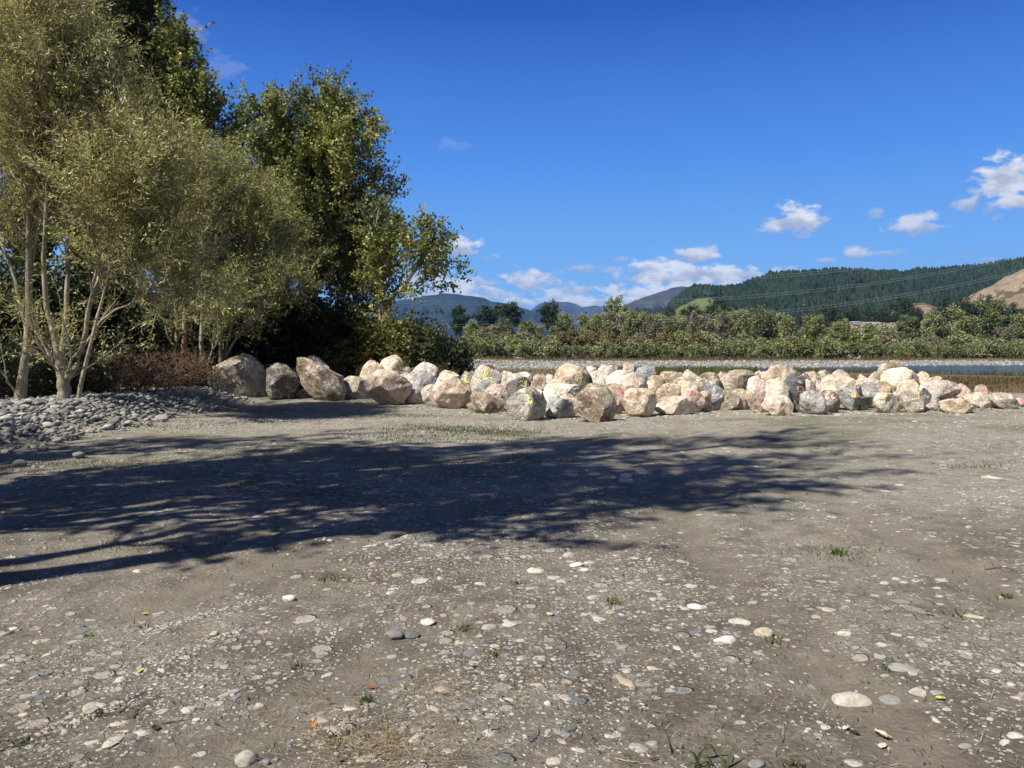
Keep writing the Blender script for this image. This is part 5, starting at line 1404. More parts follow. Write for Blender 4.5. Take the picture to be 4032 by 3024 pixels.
FAR = [
 ('pine_tree', 'thin ragged pine with a flat top, left end of the far pines', 1812, 1215, 1375, 230, 62, 'pine', LF_F_DK),
 ('pine_tree', 'broad low pine left of the tall umbrella shaped one', 1935, 1216, 1360, 235, 125, 'pine', LF_F_DK),
 ('pine_tree', 'tall umbrella shaped pine with a leaning side branch', 2010, 1200, 1370, 228, 74, 'pine', LF_F_DK),
 ('pine_tree', 'compact dark pine standing alone left of the far mountain', 2170, 1206, 1370, 225, 84, 'pine', LF_F_DK),
 ('conifer_tree', 'small pointed dark conifer on the far bank below the bare topped mountain', 2298, 1232, 1370, 235, 52, 'spire', LF_F_DK),
 ('pine_tree', 'grey green domed pine before the bare topped mountain', 2424, 1180, 1340, 240, 86, 'pine', LF_F_OL),
 ('conifer_tree', 'wide dark fir before the pine forest hill', 3258, 1150, 1300, 250, 120, 'spire', LF_F_DK),
 ('broadleaf_tree', 'green broadleaf behind the bare pale trunks', 1980, 1262, 1390, 200, 110, 'round', LF_F_GR),
 ('broadleaf_tree', 'light green broadleaf right of the bare pale trunks', 2075, 1268, 1385, 195, 90, 'round', LF_F_GR),
 ('broadleaf_tree', 'bright green round tree under the compact dark pine', 2200, 1262, 1370, 190, 92, 'round', LF_F_GR),
 ('broadleaf_tree', 'dark tree at the left end of the far bank', 1860, 1268, 1390, 205, 90, 'round', LF_F_OL),
 ('broadleaf_tree', 'dark rounded tree left of the grey green domed pine', 2372, 1235, 1350, 225, 95, 'round', LF_F_GR),
 ('broadleaf_tree', 'dark tree right of the grey green domed pine', 2540, 1222, 1350, 225, 70, 'round', LF_F_DK),
 ('bare_poplar', 'clump of bare pale trunks at the left of the far bank', 1900, 1290, 1395, 186, 70, 'bare', LF_F_TN),
 ('bare_poplar', 'bare pale trunks in the middle of the leafless clump on the far bank', 1955, 1284, 1395, 184, 66, 'bare', LF_F_TN),
 ('bare_poplar', 'single bare pale tree right of the leafless clump', 2000, 1304, 1392, 183, 40, 'bare', LF_F_TN),
 ('willow_tree', 'olive willow under the small pointed conifer', 2310, 1254, 1385, 192, 110, 'willow', LF_F_OL),
 ('willow_tree', 'tan twiggy willow below the grey green domed pine', 2400, 1238, 1380, 190, 120, 'willow', LF_F_TN),
 ('willow_tree', 'green willow right of the tan twiggy one', 2480, 1238, 1380, 194, 110, 'willow', LF_F_OL),
 ('willow_tree', 'pale branched willow in the middle of the far bank', 2570, 1248, 1380, 190, 100, 'willow', LF_F_TN),
 ('willow_tree', 'olive willow below the dark grove', 2655, 1238, 1380, 194, 120, 'willow', LF_F_OL),
 ('willow_tree', 'tan willow with thin trunks below the dark grove', 2740, 1236, 1380, 190, 110, 'willow', LF_F_TN),
 ('willow_tree', 'grey tan willow left of the highest green willow mass', 2825, 1242, 1380, 188, 110, 'willow', LF_F_TN),
 ('willow_tree', 'green willow forming the left shoulder of the highest willow mass', 2915, 1229, 1370, 192, 130, 'willow', LF_F_OL),
 ('willow_tree', 'highest green willow of the far bank, dense and rounded', 3000, 1224, 1370, 190, 150, 'willow', LF_F_GR),
 ('willow_tree', 'small olive willow left of the wide dark fir', 3105, 1256, 1370, 188, 90, 'willow', LF_F_OL),
 ('willow_tree', 'round olive willow under the wide dark fir', 3200, 1261, 1370, 188, 130, 'willow', LF_F_OL),
 ('willow_tree', 'olive willow left of the stone revetment', 3330, 1268, 1375, 188, 130, 'willow', LF_F_OL),
 ('willow_tree', 'low willow below the stone revetment', 3455, 1292, 1375, 186, 130, 'willow', LF_F_OL),
 ('broadleaf_tree', 'dark green round tree at the right end of the stone revetment', 3570, 1238, 1350, 205, 95, 'round', LF_F_GR),
 ('willow_tree', 'olive willow right of the dark green round tree', 3680, 1238, 1375, 190, 150, 'willow', LF_F_OL),
 ('willow_tree', 'grey green willow before the dry grass hill', 3780, 1221, 1375, 192, 150, 'willow', LF_F_OL),
 ('willow_tree', 'tall spreading willow at the foot of the dry grass hill', 3890, 1198, 1375, 190, 170, 'willow', LF_F_GR),
 ('bare_poplar', 'grey leafless trunks near the right edge of the far bank', 3960, 1285, 1380, 182, 90, 'bare', LF_F_TN),
 ('willow_tree', 'willow at the right edge of the far bank', 4040, 1241, 1380, 190, 130, 'willow', LF_F_OL),
]
for k, (nm, lab, px, yt, yb, d, wpx, stl, lf) in enumerate(FAR):
    far_tree(nm, lab, px, yt, yb, d, wpx, stl, 500 + k, lf, BK_PALE if stl in ('bare', 'willow') else BK_DARK)

# a second row of willows behind, all alike
protoW = far_tree('willow_tree', 'olive willow in the row rising behind the far bank scrub', 2500, 1236, 1380, 205, 130, 'willow', 560, LF_F_OL, BK_PALE, group='willows rising behind the far bank scrub')
wl = protoW.location.copy()
rg = np.random.default_rng(66)
for px in (2230, 2340, 2420, 2590, 2680, 2770, 2860, 2960, 3050, 3150, 3260, 3350, 2100, 1960):
    q = at(px, 1375, 205 + rg.uniform(-4, 5))
    s = 0.70 if px < 2200 or 3100 < px < 3400 else 1.0
    copy_tree(protoW, (q[0], q[1], wl.z), rg.uniform(0, 6), (rg.uniform(0.95, 1.2), 1, s * rg.uniform(0.88, 1.06)))

# dark grove and the dark belt before the hills
protoG = far_tree('grove_tree', 'dark evergreen of the grove in front of the cleared slope and the pine hill', 2640, 1200, 1330, 300, 95, 'round', 561, LF_F_DK, group='dark evergreens before the pine hill')
gl = protoG.location.copy()
rg = np.random.default_rng(77)
for (px, s) in ((2690, 1.0), (2735, 1.1), (2785, 1.02), (2840, 1.08), (2880, 1.06), (2540, 0.8), (3060, 0.72), (3120, 0.7), (3170, 0.68), (3010, 0.7)):
    q = at(px, 1375, 300 + rg.uniform(-8, 8))
    copy_tree(protoG, (q[0], q[1], gl.z), rg.uniform(0, 6), (s * rg.uniform(0.9, 1.15), s, s * rg.uniform(0.92, 1.08)))
protoH = far_tree('belt_tree', 'dark tree in the belt at the foot of the dry grass slopes', 3360, 1205, 1310, 285, 120, 'round', 562, LF_F_DK, group='dark belt below the dry grass slopes')
gl = protoH.location.copy()
for (px, s) in ((3420, 1.0), (3480, 0.98), (3530, 0.9), (3300, 0.9), (3610, 0.95), (3670, 1.05), (3730, 1.12), (3800, 1.22), (3860, 1.22), (3920, 1.18), (3985, 1.1), (4050, 1.0), (3560, 1.3)):
    q = at(px, 1375, 285 + rg.uniform(-8, 8))
    copy_tree(protoH, (q[0], q[1], gl.z), rg.uniform(0, 6), (s * rg.uniform(0.9, 1.15), s, s * rg.uniform(0.92, 1.05)))

# scrub along the far bank
SC = [('low olive shrub in the scrub along the far river bank', LF_F_OL, 'olive scrub along the far bank'),
      ('low dark green shrub in the scrub along the far river bank', LF_F_GR, 'dark green scrub along the far bank'),
      ('grey tan leafless shrub in the scrub along the far river bank', LF_F_TN, 'leafless scrub along the far bank'),
      ('rusty yellow willow bush rising from the far bank scrub', LF_F_OR, 'rusty willow bushes on the far bank'),
      ('bright yellow green fern clump in the far bank scrub', LF_F_YG, 'yellow green clumps on the far bank')]
protos = []
for k, (lab, lf, grp) in enumerate(SC):
    px0 = (1850, 1900, 2500, 2215, 3140)[k]
    o = far_tree('scrub_bush', lab, px0, (1340, 1350, 1335, 1322, 1342)[k], 1410, 172, (95, 100, 80, 84, 46)[k], 'round', 570 + k, lf, BK_PALE if k in (2, 3) else BK_DARK, grp, n=7500 if k < 4 else 1400, cat='bush')
    protos.append(o)
plan = []
rg = np.random.default_rng(5)
for px in np.arange(1800, 4100, 52):
    plan.append((px + rg.uniform(-16, 16), 170 + rg.uniform(-3, 4), int(rg.choice([0, 0, 1, 1, 1])), rg.uniform(0.62, 0.95)))
for px in np.arange(1820, 4100, 62):
    plan.append((px + rg.uniform(-20, 20), 180 + rg.uniform(-3, 3), int(rg.choice([0, 0, 2, 2, 1])), rg.uniform(0.95, 1.3)))
for px in (2255, 2300, 2340, 2410, 2450, 2620, 2745):
    plan.append((px, 176, 3, rg.uniform(0.85, 1.1)))
for px in (3190, 3300, 3370, 3420, 3460, 3840, 3900):
    plan.append((px, 174, 4, rg.uniform(0.8, 1.2)))
for (px, d, k, s) in plan:
    q = at(px, 1375, d)
    o = protos[k]
    copy_tree(o, (q[0], q[1], gz(q[0], q[1]) - 0.2), rg.uniform(0, 6.28), (s * rg.uniform(0.9, 1.3), s, s * rg.uniform(0.85, 1.1)))

# ------------------------------------------------------------------ stone revetment, shed roofs and house
m, t = new_mat('revetment_stone')
pos = t.n('ShaderNodeNewGeometry').outputs['Position']
vo = t.n('ShaderNodeTexVoronoi', {'Vector': pos, 'Scale': 1.1})
cs = t.n('ShaderNodeSeparateColor', {0: vo.outputs['Color']})
c = t.mix(cs.outputs[0], (0.17, 0.14, 0.11), (0.40, 0.345, 0.28))
c = t.mix(t.mr(vo.outputs['Distance'], 0.3, 0.7), c, (0.09, 0.075, 0.06))
bp = t.n('ShaderNodeBump', {'Strength': 1.0, 'Distance': 0.5, 'Height': vo.outputs['Distance']}, invert=True)
p = t.n('ShaderNodeBsdfPrincipled', {'Base Color': c, 'Roughness': 0.9, 'Normal': bp.outputs[0]})
out(t, p.outputs[0])
M_REV = m


def revetment(name, label, pxa, pxb, ytop, ybot, d, seed):
    rg = np.random.default_rng(seed)
    n, k = 60, 14
    px = np.linspace(pxa, pxb, n)
    V = []
    for j in range(k):
        f = j / (k - 1)
        for i, q in enumerate(px):
            e = at(q, 1375, d)
            zt = at(q, ytop, d)[2] + 0.25 * math.sin(i * 0.7); zb = gz(e[0], d) - 0.5
            zz = zt + (zb - zt) * f
            V.append((e[0] + rg.normal(0, 0.1), d + 2.0 - 4.0 * f + rg.normal(0, 0.18), zz + rg.normal(0, 0.08)))
    for i, q in enumerate(px):      # back edge so that the bank has thickness
        e = at(q, 1375, d)
        V.append((e[0], d + 9, at(q, ytop, d)[2] + 0.1))
    V = np.array(V)
    r = np.concatenate([np.arange(k * n).reshape(k, n), (k * n + np.arange(n))[None]], 0)
    r = np.concatenate([r[-1:], r[:-1]], 0)
    F = np.stack([r[:-1, :-1].ravel(), r[1:, :-1].ravel(), r[1:, 1:].ravel(), r[:-1, 1:].ravel()], 1)
    return tag(link(name, mesh_np(name, V, F, [M_REV], smooth=False)), label, 'stone bank')


revetment('stone_revetment', 'long tan stone revetment above the far bank willows', 3290, 3540, 1272, 1320, 262, 3)
revetment('stone_revetment', 'pale stone bank at the right edge of the picture behind the willows', 3990, 4120, 1262, 1330, 262, 4)


def bx(bm, x0, x1, y0, y1, z0, z1):
    r = bmesh.ops.create_cube(bm, size=1.0)
    for v in r['verts']:
        v.co.x = x0 if v.co.x < 0 else x1
        v.co.y = y0 if v.co.y < 0 else y1
        v.co.z = z0 if v.co.z < 0 else z1


def bm_obj(name, bm, mat, parent=None, loc=None):
    me = bpy.data.meshes.new(name)
    bm.to_mesh(me); bm.free()
    me.materials.append(mat)
    return link(name, me, parent, loc)


M_WALL = plain_mat('white_painted_wall', (0.5, 0.5, 0.48), 0.7, 0.2, 0.06)
M_ROOF = plain_mat('pale_metal_roof', (0.34, 0.36, 0.38), 0.4, 0.5, 0.06)
M_PANE = plain_mat('dark_window_pane', (0.03, 0.04, 0.05), 0.1, 0.5, 0.0)


def house(name, label, px, ybase, d, wd, dp, hh, roof_h, nwin, scale=1.0):
    q = at(px, ybase, d)
    root = empty(name, (q[0], q[1], q[2]), label, 'house')
    bm = bmesh.new(); bx(bm, -wd / 2, wd / 2, -dp / 2, dp / 2, -1.5, hh)
    bm_obj('wall', bm, M_WALL, root)
    bm = bmesh.new()
    e = 0.4
    vs = [bm.verts.new(c) for c in [(-wd / 2 - e, -dp / 2 - e, hh + 0.01), (wd / 2 + e, -dp / 2 - e, hh + 0.01), (wd / 2 + e, dp / 2 + e, hh + 0.01), (-wd / 2 - e, dp / 2 + e, hh + 0.01), (-wd / 2 - e, 0, hh + roof_h), (wd / 2 + e, 0, hh + roof_h)]]
    for f in ((0, 1, 5, 4), (2, 3, 4, 5), (0, 4, 3), (1, 2, 5), (3, 2, 1, 0)):
        bm.faces.new([vs[i] for i in f])
    bm_obj('roof', bm, M_ROOF, root)
    for k in range(nwin):
        wx = -wd / 2 + wd * (k + 0.5) / nwin
        bm = bmesh.new(); bx(bm, wx - wd / nwin * 0.28, wx + wd / nwin * 0.28, -dp / 2 - 0.05, -dp / 2 + 0.02, hh * 0.3, hh * 0.78)
        bm_obj('window', bm, M_PANE, root)
    return root


hy = np.linspace(500, 880, 400)
hp = np.array([at(3172, 1216, y) for y in hy])
hs_ = r4.z(hp[:, 0], hp[:, 1])
hk = int(np.argmax(hs_ > hp[:, 2])) if (hs_ > hp[:, 2]).any() else 200
house('white_house', 'small white house among the pines on the forest hill', 3172, 1216, float(hy[hk]), 5.5, 5, 3.4, 0.9, 4)
house('long_shed', 'long low white roofed shed on top of the stone revetment', 3418, 1281, 275, 7.0, 4, 0.8, 0.4, 3)
house('long_shed', 'short white roofed shed left of the long one on the stone revetment', 3365, 1281, 275, 2.6, 3, 1.0, 0.4, 1)

# ------------------------------------------------------------------ power line cables
M_WIRE = plain_mat('dull_aluminium_cable', (0.20, 0.21, 0.22), 0.5, 0.4, 0.05)


def cable(label, pts, dl, dr, rad, off=0.0):
    """pts: photo pixels of the sagging cable; it hangs in one upright plane from distance dl at px 1700 to dr at px 4200."""
    A_ = at(1700, 1375, dl)[:2]; B_ = at(4200, 1375, dr)[:2]
    P = np.array(pts, float)
    pp = []
    for px in np.linspace(P[0, 0], P[-1, 0], 70):
        c = np.polyfit(P[:, 0] - 2900, P[:, 1], 3)
        py = np.polyval(c, px - 2900)
        dr_ = ray(px, py)
        # meet the sight line with the upright plane through A_ and B_
        n = np.array([-(B_ - A_)[1], (B_ - A_)[0]])
        tt = (n @ A_) / (n @ dr_[:2])
        q = np.array([0, 0, CAM_Z]) + dr_ * tt
        pp.append(q + np.array([0, 0, off]))
    V, F = tubes(np.array(pp)[None], np.full((1, 70), rad), 5)
    return tag(link('power_cable', mesh_np('power_cable', V, F, [M_WIRE])), label, 'cable')


L1 = [(1500, 1093), (1780, 1106), (2100, 1113), (2450, 1112), (2800, 1097), (3180, 1072), (3600, 1027), (4032, 950), (4250, 905)]
L2 = [(1500, 1183), (1850, 1191), (2300, 1191), (2727, 1177), (3200, 1140), (3479, 1106), (3732, 1064), (4032, 999), (4250, 945)]
L3 = [(1500, 1276), (1849, 1279), (2156, 1277), (2450, 1267), (2585, 1258), (2910, 1236), (3200, 1207), (3606, 1153), (3816, 1113), (4032, 1058), (4250, 1000)]
cable('upper cable of the highest pair of power lines', L1, 240, 150, 0.019)
cable('lower cable of the highest pair of power lines', [(a, b + (12 if a < 2600 else 9)) for a, b in L1], 240, 150, 0.019)
cable('upper cable of the middle pair of power lines', L2, 236, 147, 0.019)
cable('lower cable of the middle pair of power lines', [(a, b + 9) for a, b in L2], 236, 147, 0.019)
cable('upper cable of the lowest pair of power lines', L3, 232, 144, 0.019)
cable('lower cable of the lowest pair of power lines', [(a, b + 9) for a, b in L3], 232, 144, 0.019)

# ------------------------------------------------------------------ stones, cobbles, gravel
STONE_STOPS = [(0.0, (0.13, 0.135, 0.135)), (0.22, (0.24, 0.24, 0.225)), (0.45, (0.36, 0.345, 0.30)), (0.65, (0.47, 0.44, 0.375)), (0.85, (0.36, 0.30, 0.22)), (1.0, (0.60, 0.57, 0.51))]


def stone_mat(name, by_tone):
    m, t = new_mat(name)
    f = t.n('ShaderNodeAttribute', attribute_name='tone').outputs['Fac'] if by_tone else t.n('ShaderNodeObjectInfo').outputs['Random']
    if not by_tone:
        f = t.m('ADD', f, t.n('ShaderNodeSeparateColor', {0: t.n('ShaderNodeObjectInfo').outputs['Color']}).outputs[0])
        f = t.m('SUBTRACT', f, 1.0)
    cr = t.n('ShaderNodeValToRGB', {0: f})
    e = cr.color_ramp.elements
    e[0].color = (*STONE_STOPS[0][1], 1)
    e[1].color = (*STONE_STOPS[-1][1], 1)
    for q_, c_ in STONE_STOPS[1:-1]:
        e.new(q_).color = (*c_, 1)
    pos = t.n('ShaderNodeNewGeometry').outputs['Position']
    n = t.noise(pos, 60.0, 5, 0.7)
    n2 = t.noise(pos, 11.0, 3, 0.6)
    col = t.mix(t.mr(n, 0.3, 0.75), t.mix(1.0, cr.outputs[0], (0.72, 0.70, 0.67), 'MULTIPLY'), t.mix(1.0, cr.outputs[0], (1.15, 1.15, 1.15), 'MULTIPLY'))
    col = t.mix(t.m('MULTIPLY', t.mr(n2, 0.52, 0.7), 0.45), col, (0.20, 0.165, 0.125))
    bp = t.n('ShaderNodeBump', {'Strength': 0.5, 'Distance': 0.01, 'Height': n})
    p = t.n('ShaderNodeBsdfPrincipled', {'Base Color': col, 'Roughness': 0.8, 'Specular IOR Level': 0.3, 'Normal': bp.outputs[0]})
    out(t, p.outputs[0])
    return m


M_PEB = stone_mat('gravel_stone', True)
M_COB = stone_mat('cobble_stone', False)


def ico(sub):
    bm = bmesh.new()
    bmesh.ops.create_icosphere(bm, subdivisions=sub, radius=1.0)
    V = np.array([v.co[:] for v in bm.verts]); F = np.array([[v.index for v in f.verts] for f in bm.faces])
    bm.free()
    return V, F


def stone_shape(sub, seed, ang=0.5):
    rg = np.random.default_rng(seed)
    V, F = ico(sub)
    W = V.copy()
    # worn facets: flatten along random planes, then a little unevenness
    for k in range(7):
        n = unit(rg.normal(0, 1, 3)); h = rg.uniform(0.62, 0.95)
        d = W @ n
        W -= np.outer(np.clip(d - h, 0, None) * ang * 1.6, n)
    o = rg.uniform(0, 50, 3)
    W *= (1 + 0.16 * np.array([mnoise.noise(Vector(v * 1.3 + o)) for v in V]) + 0.05 * np.array([mnoise.noise(Vector(v * 3.5 + o)) for v in V]))[:, None]
    return W, F


SH_LO = [stone_shape(1, 900 + k, 0.6) for k in range(10)]
SH_HI = [stone_shape(3, 930 + k, 0.62) for k in range(12)]
COB_ME = [mesh_np('cobble', V, F, [M_COB]) for V, F in SH_HI]


def scatter(name, x, y, z, r, flat, tone, rg, label, hi=False):
    """Many small stones merged: sizes r, flatness flat."""
    n = len(x)
    Vs, Fs, Ts, o = [], [], [], 0
    sh = rg.integers(0, 10, n)
    a = rg.uniform(0, 6.283, n)
    ex = rg.uniform(0.95, 1.6, n)
    for k in range(10):
        i = np.where(sh == k)[0]
        if not len(i):
            continue
        W, F = SH_LO[k]
        P = W[None] * np.stack([r[i] * ex[i], r[i] / ex[i] ** 0.5, r[i] * flat[i]], 1)[:, None, :]
        c, s = np.cos(a[i])[:, None], np.sin(a[i])[:, None]
        X_ = P[..., 0] * c - P[..., 1] * s + x[i][:, None]
        Y_ = P[..., 0] * s + P[..., 1] * c + y[i][:, None]
        Z_ = P[..., 2] + z[i][:, None]
        Vs.append(np.stack([X_, Y_, Z_], 2).reshape(-1, 3))
        Fs.append((F[None] + (np.arange(len(i)) * len(W))[:, None, None] + o).reshape(-1, 3))
        Ts.append(np.repeat(tone[i], len(F)))
        o += len(i) * len(W)
    return tag(link(name, mesh_np(name, np.concatenate(Vs), np.concatenate(Fs), [M_PEB], tone=np.concatenate(Ts))), label, kind='stuff')


def place_stone(me, name, x, y, z, r, ex, flat, rot, label, cat, group, tone, rg, tilt=0.15):
    o = link(name, me, None, (x, y, z))
    o.scale = (r * ex, r / ex ** 0.5, r * flat)
    o.rotation_euler = (rg.uniform(-tilt, tilt), rg.uniform(-tilt, tilt), rot)
    o.color = (tone, 0, 0, 1)
    return tag(o, label, cat, group)


rg = np.random.default_rng(404)
# the cobble bank at the left
N = 14000
x = -7.3 - 5.8 * rg.random(N) ** 0.9
y = rg.uniform(11.6, 23.4, N)
e = bank_mask(x, y)
keep = (e > 0.004) & (rg.random(N) < 0.22 + 0.9 * e) & (x > -0.70 * y - 1.2)
x, y = x[keep], y[keep]
r = 0.025 * (1 + rg.pareto(2.4, len(x))).clip(1, 3.6)
o = np.argsort(-r / y)
x, y, r = x[o], y[o], r[o]
z = ground_z(x, y)
nI = 260
lab_cob = 'rounded grey river cobble lying in the cobble bank under the willows'
for i in range(nI):
    place_stone(COB_ME[i % 12], 'cobble', x[i], y[i], z[i] + r[i] * 0.32 + 0.03 * rg.random(), r[i], rg.uniform(1.0, 1.45), rg.uniform(0.5, 0.85), rg.uniform(0, 6.28), lab_cob, 'cobble', 'river cobbles of the cobble bank', 0.50 + 0.28 * rg.random(), rg, 0.35)
s_ = slice(nI, None)
n_ = len(x) - nI
scatter('cobble_gravel', x[s_], y[s_], z[s_] + r[s_] * 0.3 + 0.035 * rg.random(n_), r[s_], rg.uniform(0.5, 0.85, n_), rg.random(n_) * 0.5, rg, 'smaller grey stones filling the cobble bank')
for (px, py, wpx, tn, lab) in ((350, 1568, 42, 1.7, 'pale egg shaped cobble on the crest of the cobble bank'), (60, 1650, 38, 1.55, 'orange tan cobble at the left edge of the cobble bank'),
                               (770, 1548, 56, 1.0, 'dark angular cobble at the top of the bank left of the huge boulder'), (635, 1600, 48, 1.0, 'big flat grey cobble on the right part of the bank'), (310, 1716, 42, 1.05, 'long pale cobble at the lower edge of the bank'),
                               (75, 1738, 44, 1.0, 'dark rounded cobble at the lower left edge of the bank'), (165, 1690, 36, 1.1, 'blocky grey cobble low on the left part of the bank')):
    d = gdist(px, py + 14, 0.3)
    q = at(px, py, d)
    rr = wpx / 2 / FPX * d
    place_stone(COB_ME[int(px) % 12], 'cobble', q[0], d, gz(q[0], d) + rr * 0.5, rr, 1.15, 0.75, 0.3, lab, 'cobble', 'river cobbles of the cobble bank', tn - 0.35, rg, 0.2)

# loose and half buried stones of the yard, by size
xs, ys, rs = [], [], []
for (rad, dens, dmax) in ((0.005, 620, 4.2), (0.008, 230, 6.2), (0.013, 62, 9.5), (0.020, 13, 13), (0.024, 13, 19), (0.033, 4.5, 22), (0.05, 0.5, 22)):
    area = 0.8 * (dmax ** 2 - 2.2 ** 2)
    n = int(area * dens)
    yy = np.sqrt(rg.uniform(2.2 ** 2, dmax ** 2, n))
    xx = rg.uniform(-0.8, 0.8, n) * yy
    # denser in the stony strips than on bare trodden earth
    k = sstep(fbm(xx * 0.5, yy * 0.6, 81, 4), 0.42, 0.60) * 1.1 + 0.14
    k = k * (0.35 + 1.3 * sstep(fbm(xx * 2.1, yy * 2.1, 83, 3), 0.38, 0.66))
    k = k + 0.9 * np.exp(-((yy - 17.0) / 2.4) ** 2) * sstep(-xx, -1.5, 2.5)
    bare = sstep(fbm(xx * 0.9, yy * 0.9, 88, 3), 0.55, 0.66)
    ok = rg.random(n) < k * (1 - 0.75 * bare) * (1 - 0.8 * tracks(xx, yy))
    ok &= ~((bank_mask(xx, yy) > 0.3))
    xs.append(xx[ok]); ys.append(yy[ok]); rs.append(rad * rg.uniform(0.72, 1.5, ok.sum()))
# loose gravel thrown up along the wheel ridges
for ln_ in ([(500, 2650), (780, 2530), (960, 2480)], [(540, 2480), (700, 2440), (1060, 2340)], [(0, 2310), (330, 2250), (520, 2190)], [(1480, 2130), (2000, 2070), (2500, 2090)], [(160, 2880), (420, 2790), (520, 2740)]):
    for (a_, b_) in zip(ln_[:-1], ln_[1:]):
        q0, q1 = at(*a_, gdist(*a_)), at(*b_, gdist(*b_))
        n = int(210 * np.linalg.norm(q1 - q0))
        u_ = rg.random(n)[:, None]
        qq = q0[None, :2] * (1 - u_) + q1[None, :2] * u_ + rg.normal(0, 0.028, (n, 2))
        xs.append(qq[:, 0]); ys.append(qq[:, 1]); rs.append(rg.uniform(0.005, 0.017, n))
# chips and rubble gathered round the feet of the boulders
n = 1500
px_ = rg.uniform(1150, 4060, n)
yy = np.interp(px_, FRONT[:, 0], FRONT[:, 1]) + rg.normal(0.1, 0.45, n)
xs.append((px_ - 2016) / (FPX * CP) * yy); ys.append(yy); rs.append(0.022 * (1 + rg.pareto(2.5, n)).clip(1, 3.5))
x, y, r = np.concatenate(xs), np.concatenate(ys), np.concatenate(rs)
z = ground_z(x, y)
flat = rg.uniform(0.2, 0.5, len(x))
tone = np.clip(rg.normal(0.45, 0.22, len(x)), 0, 1)
o = np.argsort(-r / y * (np.abs(x) < 0.66 * y))
x, y, z, r, flat, tone = x[o], y[o], z[o], r[o], flat[o], tone[o]
nI = 230
for i in range(nI):
    place_stone(COB_ME[i % 12], 'stone', x[i], y[i], z[i] - r[i] * flat[i] * 0.25, r[i], rg.uniform(1.0, 1.7), flat[i], rg.uniform(0, 6.28),
                'small pale river stone half buried in the bare yard dirt', 'stone', 'half buried stones of the yard', 0.80 + 0.30 * rg.random(), rg, 0.12)
s_ = slice(nI, None)
scatter('gravel', x[s_], y[s_], z[s_] - r[s_] * flat[s_] * 0.15, r[s_], flat[s_], tone[s_], rg, 'fine gravel strewn over the yard dirt')

# stones one can single out
ST = [(1553, 2487, 74, 0.62, 1.42, 0.9, 'pale rounded stone lying on the dirt, touching a dark one'),
      (1622, 2484, 60, 0.6, 1.02, 0.7, 'dark grey stone lying against the pale rounded one'),
      (3350, 2732, 150, 0.55, 1.52, 0.1, 'largest half buried pale stone in the foreground dirt'),
      (968, 3010, 96, 0.85, 1.32, 0.7, 'big upright grey stone at the bottom edge of the photo'),
      (1042, 3018, 44, 0.8, 1.15, 0.6, 'small grey stone beside the big upright one at the bottom edge'),
      (700, 3010, 52, 0.7, 1.22, 0.5, 'grey stone at the bottom edge left of the big upright one'),
      (1140, 2352, 58, 0.7, 1.55, 0.6, 'white egg stone alone above the wheel ridge'),
      (845, 2498, 38, 0.75, 1.25, 0.6, 'blue grey pebble standing in the gravel of the wheel ridge'),
      (2108, 2234, 76, 0.4, 1.6, 0.25, 'flat whitish stone just beyond the centre foreground'),
      (2272, 2216, 56, 0.5, 1.55, 0.4, 'pale cream stone in a group of three'),
      (2320, 2208, 44, 0.5, 1.45, 0.4, 'yellowish stone at the right of the group of three'),
      (2302, 2240, 40, 0.5, 1.5, 0.4, 'small front stone of the group of three'),
      (2855, 2528, 84, 0.5, 1.6, 0.35, 'flat white stone left of the pale hump shaped stone'),
      (3005, 2505, 74, 0.75, 1.45, 0.5, 'pale hump shaped stone with a green weed in front'),
      (2910, 2456, 88, 0.35, 1.4, 0.2, 'long flat grey tan stone behind the pale hump shaped one'),
      (2738, 2388, 70, 0.4, 1.48, 0.25, 'oval cream stone at the left of the stony patch'),
      (3325, 2510, 56, 0.65, 1.5, 0.45, 'blocky white stone right of the pale hump shaped one'),
      (3545, 2640, 106, 0.3, 1.12, 0.1, 'broad flat grey stone right of the largest pale stone'),
      (3505, 2740, 96, 0.4, 1.18, 0.2, 'angular blue grey stone just right of the largest pale stone'),
      (3618, 2728, 74, 0.4, 1.2, 0.25, 'oblong blue grey stone near the yellow fallen leaf'),
      (3362, 2982, 76, 0.3, 1.5, 0.15, 'flat pale stone on the bare dirt at the bottom right'),
      (2978, 3000, 66, 0.5, 1.4, 0.4, 'pale wedge stone at the bottom right of centre'),
      (4000, 2890, 64, 0.55, 1.45, 0.4, 'pale stone at the right edge of the foreground'),
      (2460, 1893, 70, 0.45, 1.5, 0.4, 'pale stone on the dirt in the far end of the tree shadow'),
      (2465, 1880, 44, 0.7, 1.5, 0.5, 'upright white stone behind the pale one in the tree shadow'),
      (1070, 2092, 34, 0.7, 1.2, 0.6, 'grey stone standing at the edge of the tree shadow'),
      (2370, 1748, 60, 0.35, 1.45, 0.4, 'long pale stone inside the shadow before the boulders'),
      (3510, 2345, 40, 0.5, 1.2, 0.4, 'greenish grey stone in the sunlit dirt at the right'),
      (65, 2570, 66, 0.35, 1.3, 0.2, 'flat pale stone at the left edge of the foreground'),
      (1740, 2715, 56, 0.55, 1.5, 0.5, 'whitish stone in the dry grass near the bottom centre')]
for k, (px, py, wpx, fl, tn, lift, lab) in enumerate(ST):
    d = gdist(px, py)
    q = at(px, py, d)
    rr = wpx / 2 / FPX * d / 1.12
    place_stone(COB_ME[(k * 5 + 1) % 12], 'stone', q[0], d, gz(q[0], d) + rr * fl * (lift - 0.3), rr, 1.2, fl, rg.uniform(-0.4, 0.4), lab, 'stone', None, tn - 0.5 * 0.5 - 0.15, rg, 0.08)

